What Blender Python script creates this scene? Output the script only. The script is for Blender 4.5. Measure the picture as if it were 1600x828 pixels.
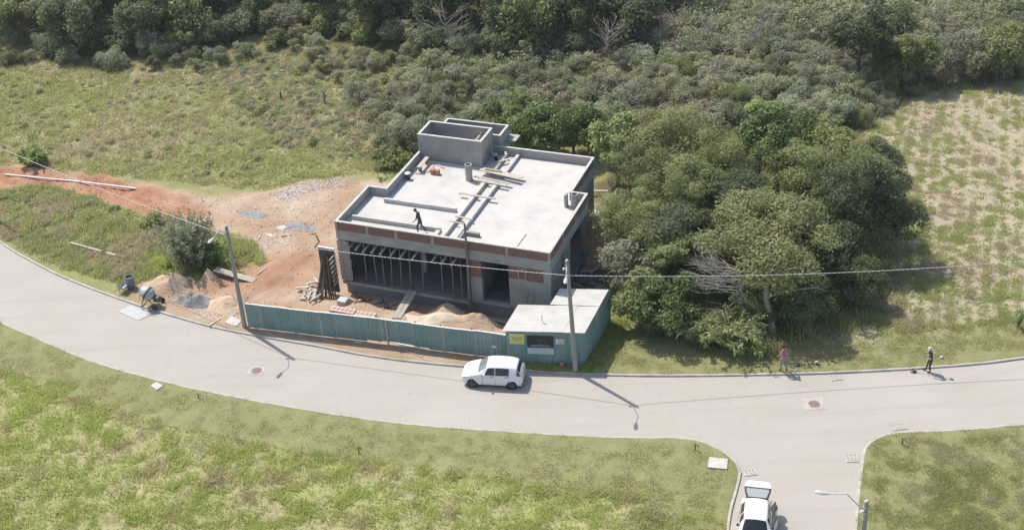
import bpy, bmesh, math, random
import numpy as np
from mathutils import Vector, Matrix
PI = math.pi
RND = random.Random(7)
NR = np.random.default_rng(11)
for o in list(bpy.data.objects): bpy.data.objects.remove(o)
SC = bpy.context.scene
COL = SC.collection

# ------------------------------------------------------------------ camera, sky, sun, exposure
F, PITCH, ROLL, CH = 2016.2, math.radians(32.05), math.radians(3.36), 47.72
_fw = np.array([0, math.cos(PITCH), -math.sin(PITCH)]); _rt = np.array([1., 0, 0]); _dn = np.cross(_fw, _rt)
_c, _s = math.cos(ROLL), math.sin(ROLL)
CR = np.array([_c*_rt + _s*_dn, -_s*_rt + _c*_dn, _fw])
cd = bpy.data.cameras.new('camera'); cam = bpy.data.objects.new('camera', cd); COL.objects.link(cam)
cd.sensor_fit = 'HORIZONTAL'; cd.sensor_width = 36; cd.lens = F/1600*36; cd.clip_start = 1; cd.clip_end = 6000
mw = Matrix.Identity(4)
for i in range(3):
    mw[i][0] = CR[0][i]; mw[i][1] = -CR[1][i]; mw[i][2] = -CR[2][i]
mw[2][3] = CH
cam.matrix_world = mw
SC.camera = cam
SUNV = Vector((-.46, .49, 1.0)).normalized()          # towards the sun
w = bpy.data.worlds.new('World'); SC.world = w; w.use_nodes = True
nt = w.node_tree; sky = nt.nodes.new('ShaderNodeTexSky'); sky.sky_type = 'NISHITA'; sky.sun_disc = False
sky.sun_elevation = math.asin(SUNV.z); sky.sun_rotation = math.atan2(SUNV.x, SUNV.y)
sky.altitude = 50; sky.air_density = 1.0; sky.dust_density = 2.0; sky.ozone_density = 1.0
bg = nt.nodes['Background']; bg.inputs[1].default_value = 0.15
nt.links.new(sky.outputs[0], bg.inputs[0])
sl = bpy.data.lights.new('sun', 'SUN'); sl.energy = 4.2; sl.angle = math.radians(.53); sl.color = (1, .955, .88)
so = bpy.data.objects.new('sun', sl); COL.objects.link(so); so.location = (-30, 40, 80)
so.rotation_euler = (-SUNV).to_track_quat('-Z', 'Y').to_euler()
SC.view_settings.view_transform = 'Standard'; SC.view_settings.look = 'None'
SC.view_settings.exposure = 0.33; SC.view_settings.gamma = 1
SC.render.engine = 'CYCLES'
SC.cycles.max_bounces = 6; SC.cycles.diffuse_bounces = 3; SC.cycles.transparent_max_bounces = 6

# ------------------------------------------------------------------ helpers
def G(px, py, z=0.0):
    d = CR.T @ np.array([(px-800)/F, (py-414)/F, 1.]); t = (z-CH)/d[2]
    return Vector((t*d[0], t*d[1], z))
YAW = -.3829; HX, HY = -11.611, 74.55; CY, SY = math.cos(YAW), math.sin(YAW)
def HB(u, v, z=0): return Vector((HX+CY*u-SY*v, HY+SY*u+CY*v, z))

def tag(o, label=None, cat=None, group=None, kind=None):
    if label: o['label'] = label
    if cat: o['category'] = cat
    if group: o['group'] = group
    if kind: o['kind'] = kind
    return o
def empty(name, loc=(0, 0, 0), rz=0.0):
    o = bpy.data.objects.new(name, None); COL.objects.link(o); o.location = loc; o.rotation_euler = (0, 0, rz)
    o.empty_display_size = .2
    return o
def link_mesh(name, me, mat, parent=None):
    o = bpy.data.objects.new(name, me); COL.objects.link(o)
    if mat is not None and not me.materials:
        for m in (mat if isinstance(mat, (list, tuple)) else [mat]): me.materials.append(m)
    if parent: o.parent = parent
    return o
def copy_tree(o, parent=None):
    c = o.copy(); COL.objects.link(c); c.parent = parent
    for ch in list(o.children): copy_tree(ch, c)
    return c
def fast_mesh(name, V, Fc, attrs=None, smooth=False):
    """V (n,3), Fc (m,k) same-size faces"""
    V = np.asarray(V, np.float32); Fc = np.asarray(Fc, np.int32); m, k = Fc.shape
    me = bpy.data.meshes.new(name); me.vertices.add(len(V)); me.vertices.foreach_set('co', V.ravel())
    me.loops.add(m*k); me.loops.foreach_set('vertex_index', Fc.ravel())
    me.polygons.add(m); me.polygons.foreach_set('loop_start', np.arange(0, m*k, k, dtype=np.int32))
    me.polygons.foreach_set('loop_total', np.full(m, k, np.int32))
    if smooth: me.polygons.foreach_set('use_smooth', np.ones(m, bool))
    me.update(calc_edges=True)
    for n, (typ, a) in (attrs or {}).items():
        at = me.attributes.new(n, typ, 'POINT')
        at.data.foreach_set('color' if 'COLOR' in typ else 'value', np.asarray(a, np.float32).ravel())
    return me

class MB:
    def __init__(s): s.v = []; s.f = []
    def add(s, vs, fs):
        b = len(s.v); s.v += [tuple(p) for p in vs]; s.f += [tuple(b+i for i in f) for f in fs]; return s
    def box(s, x0, x1, y0, y1, z0, z1, bev=0):
        if bev:
            b = bev
            ring = lambda xa, xb, ya, yb, z: [(xa, ya, z), (xb, ya, z), (xb, yb, z), (xa, yb, z)]
            vs = ring(x0+b, x1-b, y0+b, y1-b, z0)+ring(x0, x1, y0, y1, z0+b)+ring(x0, x1, y0, y1, z1-b)+ring(x0+b, x1-b, y0+b, y1-b, z1)
            fs = [(3, 2, 1, 0), (12, 13, 14, 15)]
            for k in range(3):
                for i in range(4):
                    j = (i+1) % 4; fs.append((4*k+i, 4*k+j, 4*k+4+j, 4*k+4+i))
            return s.add(vs, fs)
        return s.add([(x0, y0, z0), (x1, y0, z0), (x1, y1, z0), (x0, y1, z0), (x0, y0, z1), (x1, y0, z1), (x1, y1, z1), (x0, y1, z1)],
              [(3, 2, 1, 0), (4, 5, 6, 7), (0, 1, 5, 4), (1, 2, 6, 5), (2, 3, 7, 6), (3, 0, 4, 7)])
    def prism(s, poly, z0, z1):
        n = len(poly); vs = [(p[0], p[1], z0) for p in poly]+[(p[0], p[1], z1) for p in poly]
        return s.add(vs, [tuple(range(n))[::-1], tuple(range(n, 2*n))]+[(i, (i+1) % n, n+(i+1) % n, n+i) for i in range(n)])
    def bar(s, a, b, w, h, up=(0, 0, 1)):
        a, b = Vector(a), Vector(b); d = (b-a).normalized(); up = Vector(up)
        r = d.cross(up)
        if r.length < 1e-4: r = d.cross(Vector((1, 0, 0)))
        r.normalize(); u = r.cross(d)
        vs = []
        for p in (a, b):
            for sx, sz in ((-1, -1), (1, -1), (1, 1), (-1, 1)): vs.append(p+r*(sx*w/2)+u*(sz*h/2))
        return s.add(vs, [(0, 1, 2, 3), (7, 6, 5, 4), (0, 4, 5, 1), (1, 5, 6, 2), (2, 6, 7, 3), (3, 7, 4, 0)])
    def tube(s, pts, rad, n=8, cap=True):
        pts = [Vector(p) for p in pts]; m = len(pts)
        if not isinstance(rad, (list, tuple)): rad = [rad]*m
        vs = []; prev = None
        for i, p in enumerate(pts):
            d = (pts[min(i+1, m-1)]-pts[max(i-1, 0)]).normalized()
            if prev is None:
                a = d.cross(Vector((0, 0, 1)))
                if a.length < 1e-3: a = d.cross(Vector((1, 0, 0)))
            else: a = prev-d*prev.dot(d)
            a.normalize(); prev = a; b = d.cross(a)
            for k in range(n):
                t = 2*PI*k/n; vs.append(p+a*(math.cos(t)*rad[i])+b*(math.sin(t)*rad[i]))
        fs = [(i*n+k, i*n+(k+1) % n, (i+1)*n+(k+1) % n, (i+1)*n+k) for i in range(m-1) for k in range(n)]
        if cap: fs += [tuple(range(n))[::-1], tuple((m-1)*n+k for k in range(n))]
        return s.add(vs, fs)
    def lathe(s, prof, n=16, M=None):
        M = M or Matrix.Identity(4); vs = []
        for r, z in prof:
            for k in range(n):
                t = 2*PI*k/n; vs.append(M @ Vector((r*math.cos(t), r*math.sin(t), z)))
        m = len(prof)
        fs = [(i*n+k, i*n+(k+1) % n, (i+1)*n+(k+1) % n, (i+1)*n+k) for i in range(m-1) for k in range(n)]
        fs += [tuple(range(n))[::-1], tuple((m-1)*n+k for k in range(n))]
        return s.add(vs, fs)
    def build(s, name, mat, parent=None, smooth=False, bevel=0):
        me = bpy.data.meshes.new(name); me.from_pydata(s.v, [], s.f); me.update()
        bm = bmesh.new(); bm.from_mesh(me); bmesh.ops.recalc_face_normals(bm, faces=bm.faces)
        if bevel: bmesh.ops.bevel(bm, geom=bm.edges[:], offset=bevel, segments=1, affect='EDGES')
        bm.to_mesh(me); bm.free()
        if smooth:
            me.polygons.foreach_set('use_smooth', np.ones(len(me.polygons), bool))
            try: me.set_sharp_from_angle(angle=math.radians(38))
            except Exception: pass
        return link_mesh(name, me, mat, parent)

# ------------------------------------------------------------------ materials
def newmat(name):
    m = bpy.data.materials.new(name); m.use_nodes = True; t = m.node_tree
    return m, t, t.nodes['Principled BSDF']
def N(t, typ, **kw):
    n = t.nodes.new(typ)
    for k, v in kw.items(): setattr(n, k, v)
    return n
def mixc(t, fac, a, b, mode='MIX'):
    n = N(t, 'ShaderNodeMix', data_type='RGBA', blend_type=mode)
    for sock, v in ((n.inputs[0], fac), (n.inputs[6], a), (n.inputs[7], b)):
        if isinstance(v, (int, float)): sock.default_value = v
        elif isinstance(v, tuple): sock.default_value = (*v[:3], 1)
        else: t.links.new(v, sock)
    return n.outputs[2]
def noise(t, scale, detail=4, rough=.6, co=None, dist=0):
    n = N(t, 'ShaderNodeTexNoise'); n.inputs['Scale'].default_value = scale; n.inputs['Detail'].default_value = detail
    n.inputs['Roughness'].default_value = rough; n.inputs['Distortion'].default_value = dist
    if co is not None: t.links.new(co, n.inputs['Vector'])
    return n.outputs[0]
def ramp(t, fac, lo, hi):
    n = N(t, 'ShaderNodeMapRange'); n.inputs[1].default_value = lo; n.inputs[2].default_value = hi
    t.links.new(fac, n.inputs[0]); return n.outputs[0]
def bump(t, p, h, strength=.3, dist=.05):
    b = N(t, 'ShaderNodeBump'); b.inputs['Strength'].default_value = strength; b.inputs['Distance'].default_value = dist
    t.links.new(h, b.inputs['Height']); t.links.new(b.outputs[0], p.inputs['Normal'])
def surf(name, c1, c2=None, scale=3, rough=.85, bmp=.25, dist=.02, c3=None, s3=.6, metal=0, lo=.35, hi=.65, stretch=None):
    m, t, p = newmat(name); co = N(t, 'ShaderNodeTexCoord').outputs['Object']
    if stretch:
        mp = N(t, 'ShaderNodeMapping'); mp.inputs['Scale'].default_value = stretch; t.links.new(co, mp.inputs[0]); co = mp.outputs[0]
    c2 = c2 or tuple(x*.75 for x in c1)
    n1 = noise(t, scale, 6, .65, co); c = mixc(t, ramp(t, n1, lo, hi), c1, c2)
    if c3: c = mixc(t, ramp(t, noise(t, s3, 4, .6, co), .52, .7), c, c3)
    t.links.new(c, p.inputs['Base Color']); p.inputs['Roughness'].default_value = rough; p.inputs['Metallic'].default_value = metal
    if bmp: bump(t, p, noise(t, scale*6, 5, .7, co), bmp, dist)
    return m
M = {}
M['concrete'] = surf('concrete', (.38, .365, .34), (.30, .285, .265), 1.5, .9, .3, .01, (.40, .39, .37), .5)
M['beam'] = surf('beam_concrete', (.36, .355, .34), (.27, .27, .26), 1.2, .9, .4, .015, (.42, .41, .385), .7, stretch=(1, 1, 3))
M['screed'] = surf('roof_screed', (.49, .475, .445), (.375, .365, .345), .8, .9, .25, .012, (.53, .495, .445), .3, lo=.42, hi=.8)
M['plaster'] = surf('plaster', (.335, .325, .305), (.26, .25, .235), 1.1, .92, .4, .012, (.38, .365, .34), .6)
M['wallblue'] = surf('bluegrey_plaster', (.27, .275, .275), (.20, .205, .205), 1.3, .92, .3, .01)  # cool grey plaster tone, a little darker than the plain plaster
M['capc'] = surf('cap_mortar', (.52, .50, .47), (.42, .405, .38), 2.5, .9, .2, .01)
M['wood'] = surf('raw_wood', (.36, .28, .19), (.24, .18, .12), 2, .85, .25, .006, stretch=(1, 8, 8))
M['oldwood'] = surf('weathered_wood', (.44, .40, .34), (.30, .265, .22), 2, .9, .25, .006, stretch=(1, 6, 6))
M['palewood'] = surf('pale_wood', (.50, .44, .36), (.38, .32, .25), 2, .85, .2, .006, stretch=(1, 6, 6))
M['darkwood'] = surf('dark_poles', (.12, .085, .062), (.07, .05, .038), 4, .9, .3, .006)
M['prop'] = surf('prop_wood', (.25, .19, .14), (.16, .12, .09), 5, .9, .3, .006)
M['green'] = surf('green_sheet', (.185, .285, .275), (.155, .25, .24), .8, .55, .06, .004, (.22, .315, .30), .5)
M['galv'] = surf('galvanised', (.45, .46, .46), (.36, .37, .37), 3, .5, .05, .004)
M['roofsheet'] = surf('pale_roof_sheet', (.50, .485, .445), (.43, .42, .385), 1.2, .8, .1, .005, (.40, .39, .36), .6)
M['polec'] = surf('pole_concrete', (.34, .33, .31), (.26, .255, .24), 3, .9, .2, .005)
M['steel'] = surf('dark_steel', (.10, .10, .105), (.06, .06, .062), 6, .55, .1, .003, metal=.4)
M['rust'] = surf('rust', (.24, .12, .07), (.13, .07, .045), 6, .85, .2, .004)
M['black'] = surf('black_rubber', (.02, .02, .021), (.028, .028, .028), 6, .7, .1, .003)
M['kerb'] = surf('kerb', (.46, .43, .39), (.36, .335, .30), 2.5, .92, .25, .01, (.30, .27, .23), .8)
M['slabc'] = surf('slab_concrete', (.52, .49, .45), (.42, .40, .36), 2.2, .92, .2, .01)
M['sand'] = surf('sand', (.50, .37, .25), (.40, .28, .185), 1.6, .95, .5, .03, (.56, .46, .35), 1.2)
M['palesand'] = surf('pale_sand', (.62, .53, .42), (.54, .44, .34), 1.6, .95, .4, .03)
M['gravel'] = surf('gravel', (.30, .295, .285), (.20, .20, .195), 7, .95, .8, .03)
M['tile'] = surf('terracotta', (.50, .26, .17), (.42, .21, .14), 5, .85, .2, .004)
M['mboard'] = surf('mortar_sheet', (.45, .46, .455), (.38, .39, .39), 3, .8, .15, .005)
M['rustearth'] = surf('red_earth', (.33, .17, .10), (.26, .13, .08), 3, .95, .3, .02)
M['inner'] = surf('shaded_inner_wall', (.17, .175, .18), (.12, .125, .13), 1.3, .95, .3, .01)  # dimness of the hall put into this darker wall colour
M['innerfloor'] = surf('shaded_inner_floor', (.21, .21, .21), (.14, .14, .14), 1.0, .95, .3, .01)  # floor likewise: interior shade put into its colour
M['white'] = surf('white_plastic', (.72, .72, .70), (.64, .64, .62), 3, .5, .03, .002)

def brickmat(name, c1, c2, mortar, sw=.22, sh=.2):
    m, t, p = newmat(name); co = N(t, 'ShaderNodeTexCoord').outputs['Object']
    sx = N(t, 'ShaderNodeSeparateXYZ'); t.links.new(co, sx.inputs[0]); cx = N(t, 'ShaderNodeCombineXYZ')
    ad = N(t, 'ShaderNodeMath', operation='ADD'); t.links.new(sx.outputs[0], ad.inputs[0]); t.links.new(sx.outputs[1], ad.inputs[1])
    t.links.new(ad.outputs[0], cx.inputs[0]); t.links.new(sx.outputs[2], cx.inputs[1])
    b = N(t, 'ShaderNodeTexBrick'); t.links.new(cx.outputs[0], b.inputs['Vector']); b.inputs['Scale'].default_value = 1
    b.inputs['Brick Width'].default_value = sw; b.inputs['Row Height'].default_value = sh; b.inputs['Mortar Size'].default_value = .012
    b.inputs['Color1'].default_value = (*c1, 1); b.inputs['Color2'].default_value = (*c2, 1); b.inputs['Mortar'].default_value = (*mortar, 1)
    c = mixc(t, ramp(t, noise(t, 1.3, 5, .6, co), .6, .95), b.outputs[0], (.30, .26, .23))
    t.links.new(c, p.inputs['Base Color']); p.inputs['Roughness'].default_value = .9
    inv = N(t, 'ShaderNodeMath', operation='SUBTRACT'); inv.inputs[0].default_value = 1; t.links.new(b.outputs[1], inv.inputs[1])
    bump(t, p, inv.outputs[0], .5, .012); return m
M['brick'] = brickmat('hollow_brick', (.235, .125, .095), (.20, .108, .085), (.21, .14, .115))
M['block'] = brickmat('grey_block', (.36, .345, .32), (.31, .30, .28), (.27, .26, .245), .4, .2)

def leafmat(name, dark, light, trans=.35, tint=(.10, .085, .05), rough=.6):
    m, t, p = newmat(name)
    at = N(t, 'ShaderNodeAttribute', attribute_name='rnd'); oi = N(t, 'ShaderNodeObjectInfo')
    c = mixc(t, at.outputs['Fac'], dark, light)
    c = mixc(t, ramp(t, oi.outputs['Random'], .4, 1.5), c, tint)
    hs = N(t, 'ShaderNodeHueSaturation'); t.links.new(c, hs.inputs['Color'])
    mr = N(t, 'ShaderNodeMapRange'); mr.inputs[3].default_value = .75; mr.inputs[4].default_value = 1.25
    ml = N(t, 'ShaderNodeMath', operation='FRACT'); mm = N(t, 'ShaderNodeMath', operation='MULTIPLY'); mm.inputs[1].default_value = 7.3
    t.links.new(oi.outputs['Random'], mm.inputs[0]); t.links.new(mm.outputs[0], ml.inputs[0]); t.links.new(ml.outputs[0], mr.inputs[0])
    t.links.new(mr.outputs[0], hs.inputs['Value']); c = hs.outputs[0]
    p.inputs['Roughness'].default_value = rough; p.inputs['Specular IOR Level'].default_value = .35
    t.links.new(c, p.inputs['Base Color'])
    tr = N(t, 'ShaderNodeBsdfTranslucent'); t.links.new(c, tr.inputs[0])
    mx = N(t, 'ShaderNodeMixShader'); mx.inputs[0].default_value = trans
    t.links.new(p.outputs[0], mx.inputs[1]); t.links.new(tr.outputs[0], mx.inputs[2])
    t.links.new(mx.outputs[0], t.nodes['Material Output'].inputs[0]); return m
M['leaf_olive'] = leafmat('leaf_olive', (.15, .185, .065), (.40, .42, .19), .5, tint=(.32, .31, .16))
M['leaf_dark'] = leafmat('leaf_dark', (.10, .135, .065), (.235, .265, .135), .45, tint=(.19, .20, .11))
M['leaf_scrub'] = leafmat('leaf_scrub', (.24, .255, .14), (.44, .445, .27), .5, tint=(.38, .35, .24))
M['leaf_fresh'] = leafmat('leaf_fresh', (.19, .25, .085), (.41, .46, .19), .45, tint=(.36, .37, .16))
M['leaf_gloss'] = leafmat('leaf_gloss', (.09, .135, .045), (.22, .285, .10), .4, tint=(.18, .22, .085), rough=.45)
M['leaf_bamboo'] = leafmat('leaf_bamboo', (.34, .39, .16), (.60, .62, .33), .5, tint=(.55, .53, .30))
M['leaf_dry'] = leafmat('leaf_dry', (.27, .22, .16), (.42, .355, .26), .35, tint=(.34, .29, .21))
M['leaf_grey'] = leafmat('leaf_grey', (.25, .28, .175), (.46, .49, .33), .5, tint=(.38, .37, .25))
M['bark'] = surf('bark', (.17, .145, .115), (.10, .085, .068), 5, .95, .5, .01)
M['deadbark'] = surf('dead_bark', (.36, .33, .29), (.26, .235, .20), 5, .95, .4, .008)

# ------------------------------------------------------------------ numpy noise and polygons
_H = NR.random((256, 256))
def vnoise(x, y):
    xi = np.floor(x).astype(int); yi = np.floor(y).astype(int); fx = x-xi; fy = y-yi
    fx = fx*fx*(3-2*fx); fy = fy*fy*(3-2*fy)
    h = lambda a, b: _H[a & 255, b & 255]
    return (h(xi, yi)*(1-fx)+h(xi+1, yi)*fx)*(1-fy)+(h(xi, yi+1)*(1-fx)+h(xi+1, yi+1)*fx)*fy
def fbm(x, y, s, o=4, seed=0):
    r = 0; a = 1; tot = 0
    for k in range(o):
        r = r+a*vnoise(x*s*2**k+17.3*k+seed*31.7, y*s*2**k+9.1*k+seed*13.1); tot += a; a *= .5
    return r/tot
def sst(x, a, b):
    t = np.clip((x-a)/(b-a), 0, 1); return t*t*(3-2*t)
def pdist(x, y, pl, closed=True):
    """distance to a polyline and inside flag"""
    x = np.asarray(x, float); y = np.asarray(y, float)
    d = np.full(x.shape, 1e9); ins = np.zeros(x.shape, bool); n = len(pl)
    for i in range(n if closed else n-1):
        ax, ay = pl[i][:2]; bx, by = pl[(i+1) % n][:2]; dx, dy = bx-ax, by-ay; L = dx*dx+dy*dy+1e-12
        t = np.clip(((x-ax)*dx+(y-ay)*dy)/L, 0, 1); d = np.minimum(d, (x-ax-t*dx)**2+(y-ay-t*dy)**2)
        if closed and ay != by:
            c = ((ay > y) != (by > y)) & (x < (bx-ax)*(y-ay)/(by-ay)+ax); ins ^= c
    return np.sqrt(d), ins
def sdf(x, y, poly):
    d, i = pdist(x, y, poly); return np.where(i, -d, d)
def pix(*pts): return [tuple(G(a, b)[:2]) for a, b in pts]
def smooth_line(pts, step=.6):
    P = [Vector((p[0], p[1], 0)) for p in pts]; out = []
    for i in range(len(P)-1):
        p0 = P[max(i-1, 0)]; p1 = P[i]; p2 = P[i+1]; p3 = P[min(i+2, len(P)-1)]
        n = max(1, int((p2-p1).length/step))
        for k in range(n):
            t = k/n; out.append(.5*((2*p1)+(p2-p0)*t+(2*p0-5*p1+4*p2-p3)*t*t+(3*p1-p0-3*p2+p3)*t**3))
    out.append(P[-1]); return [(p.x, p.y) for p in out]

# ------------------------------------------------------------------ road outline
U = pix((0, 379), (50, 410), (100, 435), (175, 464), (250, 489), (350, 516), (500, 543), (575, 557), (670, 569), (820, 581), (908, 586), (1030, 588.5),
        (1180, 587), (1299, 584), (1433, 577), (1537, 569), (1600, 561))
U = [(-95, 200), (-70, 150), (-56, 117), (-48, 99), (-43, 90)]+U+[(36, 62.6), (50, 66.5), (80, 80), (120, 105)]
L = pix((0, 502), (50, 525), (100, 547), (160, 570), (250, 595), (350, 617), (500, 644), (650, 664), (800, 675), (920, 682), (1000, 684.5), (1055, 684.5),
        (1087, 687.5), (1107, 694), (1137, 710), (1152, 724), (1158, 740), (1152, 767), (1140, 820))
L = [(-104, 200), (-78, 150), (-62, 115), (-53, 96.5), (-46, 85.8), (-40.5, 78.4)]+L+[(9.4, 44), (7.5, 36), (2, 15), (-4, -10)]
RR = pix((1335, 828), (1340, 770), (1346, 722), (1350, 702), (1360, 691), (1380, 681), (1400, 676.5), (1457, 674), (1537, 669.5), (1600, 664))
RR = [(2.5, -10), (8.5, 15), (13.3, 36), (15.0, 43)]+RR+[(37, 55.6), (52, 59.5), (84, 73), (124, 98)]
U, L, RR = smooth_line(U), smooth_line(L), smooth_line(RR)
ROAD = U+RR[::-1]+L[::-1]

# masks for the ground (all in metres, from photo pixels on flat ground)
P_TRACK = pix((-80, 262), (0, 264), (80, 266), (170, 281), (260, 299), (340, 309), (400, 304), (450, 292), (520, 278), (620, 290), (760, 330), (950, 330), (960, 400), (955, 450),
              (900, 480), (800, 512), (785, 580), (600, 562), (500, 545), (390, 522), (340, 514), (250, 490), (195, 458), (235, 440), (300, 440), (330, 425), (385, 428), (420, 408), (405, 380),
              (330, 362), (240, 335), (150, 311), (60, 292), (-80, 288))
P_RED = pix((-80, 258), (0, 262), (90, 268), (180, 284), (215, 296), (300, 315), (330, 340), (270, 345), (220, 335), (140, 312), (60, 294), (-80, 292))
P_RED2 = pix((330, 425), (420, 405), (520, 380), (540, 470), (480, 490), (400, 470), (330, 455))
P_FIELD = pix((1700, 118), (1600, 128), (1480, 143), (1400, 168), (1345, 215), (1380, 300), (1400, 380), (1350, 470), (1250, 500), (1240, 530), (1420, 525), (1600, 500), (1800, 470))
P_LUSH = pix((-300, 640), (0, 590), (120, 612), (250, 672), (350, 700), (500, 722), (700, 752), (900, 775), (1000, 800), (1020, 900), (-300, 1000))
P_TAN = pix((-100, 60), (100, 85), (330, 95), (480, 60), (620, 110), (680, 170), (640, 230), (520, 250), (380, 190), (200, 130), (0, 110), (-100, 105))
P_TAN2 = pix((0, 215), (100, 190), (260, 175), (300, 215), (230, 260), (100, 255), (0, 250))
P_SAND = pix((380, 460), (500, 450), (545, 462), (800, 490), (790, 520), (600, 500), (400, 470))
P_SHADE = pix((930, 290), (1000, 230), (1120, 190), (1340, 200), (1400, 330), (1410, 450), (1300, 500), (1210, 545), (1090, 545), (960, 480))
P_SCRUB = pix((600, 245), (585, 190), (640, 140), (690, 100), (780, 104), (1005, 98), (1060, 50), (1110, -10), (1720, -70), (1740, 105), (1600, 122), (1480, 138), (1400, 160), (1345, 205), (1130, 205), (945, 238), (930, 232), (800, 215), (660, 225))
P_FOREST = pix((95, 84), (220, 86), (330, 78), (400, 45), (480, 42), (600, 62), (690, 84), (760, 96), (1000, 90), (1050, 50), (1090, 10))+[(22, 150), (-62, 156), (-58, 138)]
P_HOUSE = [tuple(HB(u, v)[:2]) for u, v in ((-.2, .2), (15.2, .2), (15.2, 8), (14, 13.2), (1.3, 15), (1.3, 5), (-.2, 5))]
RUT = pix((-60, 275), (80, 281), (200, 306), (320, 335), (400, 352), (470, 350))+[tuple(G(500, 400)[:2]), tuple(G(430, 455)[:2]), tuple(G(360, 495)[:2])]
MOUNDS = [  # x, y, radius, height, power
    (*G(262, 452)[:2], 1.5, .55), (*G(285, 445)[:2], 1.0, .45), (*G(330, 447)[:2], .9, .5), (*G(360, 470)[:2], 1.6, .25),
    (*G(700, 493)[:2], 1.7, .5), (*G(745, 505)[:2], 1.6, .45), (*G(560, 487)[:2], 1.6, .28), (*G(640, 492)[:2], 1.5, .25),
    (*G(420, 440)[:2], 2.5, .25)]
def ground_z(x, y):
    x = np.asarray(x, float); y = np.asarray(y, float)
    d = sdf(x, y, ROAD)
    z = .03+.10*sst(d, .05, .5)
    rough = sst(d, .6, 3.0)
    z = z+rough*((fbm(x, y, .25, 4, 1)-.5)*.35+(fbm(x, y, .85, 2, 2)-.5)*.30)
    hd = sdf(x, y, P_HOUSE); k = sst(hd, .3, 2.6); z = z*k+(1-k)*(-.42+.12*(fbm(x, y, 1.3, 3, 9)-.5))
    for mx, my, r, h in MOUNDS:
        q = np.clip(1-((x-mx)**2+(y-my)**2)/(r*r), 0, 1); z = z+h*q**1.5*(.75+.5*fbm(x, y, 2.2, 3, 5))
    td, ti = pdist(x, y, P_RED); z = z-np.where(ti, .12*sst(td, 0, .7), 0)+.16*np.exp(-(td/.45)**2)*fbm(x, y, 1.6, 3, 8)
    for off_ in (-.75, .75):
        rd_, _ = pdist(x, y, [(p[0]+off_*.2, p[1]+off_) for p in RUT], False); z = z-.10*np.exp(-(rd_/.22)**2)+.05*np.exp(-((rd_-.42)/.2)**2)
    lush = sst(-sdf(x, y, P_LUSH), -1.0, 4); z = z+.35*lush
    z = z-.16*(1-sst(d, -.05, .06))
    return z

# ------------------------------------------------------------------ ground
def grow(a0, a1, st, far):
    m = list(np.arange(a0, a1+1e-6, st)); s = st; lo = [a0]; hi = [m[-1]]
    while hi[-1] < far: s *= 1.25; hi.append(hi[-1]+s); lo.append(lo[-1]-s)
    return np.array(lo[1:][::-1]+m+hi[1:])
gx = grow(-58, 56, .33, 2500); gy = grow(40, 142, .33, 2500)
XX, YY = np.meshgrid(gx, gy); xs, ys = XX.ravel(), YY.ravel()
def masks(xs, ys):
    wob = (fbm(xs, ys, .5, 4, 3)-.5)*2.6+(fbm(xs, ys, 2.1, 3, 4)-.5)*1.2
    dr = sdf(xs, ys, ROAD)
    def pm(poly, soft=1.0, wb=1.0): return 1-sst(sdf(xs, ys, poly)+wob*wb, -soft/2, soft/2)
    A = {'dirt': pm(P_TRACK, .8, .6), 'red': np.clip(pm(P_RED, 1.2, .8)+.6*pm(P_RED2, 2, 1.2), 0, 1), 'field': pm(P_FIELD, 3, 1.2), 'lush': pm(P_LUSH, 2.5, 1.5),
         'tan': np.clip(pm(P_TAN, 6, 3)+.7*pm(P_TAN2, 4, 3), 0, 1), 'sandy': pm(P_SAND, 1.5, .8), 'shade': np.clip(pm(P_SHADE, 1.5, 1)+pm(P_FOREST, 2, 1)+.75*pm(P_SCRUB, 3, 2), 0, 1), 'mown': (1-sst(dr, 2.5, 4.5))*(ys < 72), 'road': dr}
    return A
A = masks(xs, ys)
ny, nx = XX.shape
idx = np.arange(nx*ny).reshape(ny, nx)
FF = np.stack([idx[:-1, :-1], idx[:-1, 1:], idx[1:, 1:], idx[1:, :-1]], -1).reshape(-1, 4)
ZG = ground_z(xs, ys)
def glook(grid, x, y):
    g2 = grid.reshape(ny, nx); x = np.asarray(x, float); y = np.asarray(y, float)
    i = np.clip(np.searchsorted(gx, x)-1, 0, nx-2); j = np.clip(np.searchsorted(gy, y)-1, 0, ny-2)
    u = np.clip((x-gx[i])/(gx[i+1]-gx[i]), 0, 1); v = np.clip((y-gy[j])/(gy[j+1]-gy[j]), 0, 1)
    return (g2[j, i]*(1-u)+g2[j, i+1]*u)*(1-v)+(g2[j+1, i]*(1-u)+g2[j+1, i+1]*u)*v
def gzf(x, y): return glook(ZG, x, y)
def gz1(x, y): return float(gzf(np.array([x]), np.array([y]))[0])
def fmasks(x, y): return {k: glook(v, x, y) for k, v in A.items()}
me = fast_mesh('ground', np.stack([xs, ys, ZG], 1), FF, {k: ('FLOAT', v) for k, v in A.items()}, True)
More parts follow.
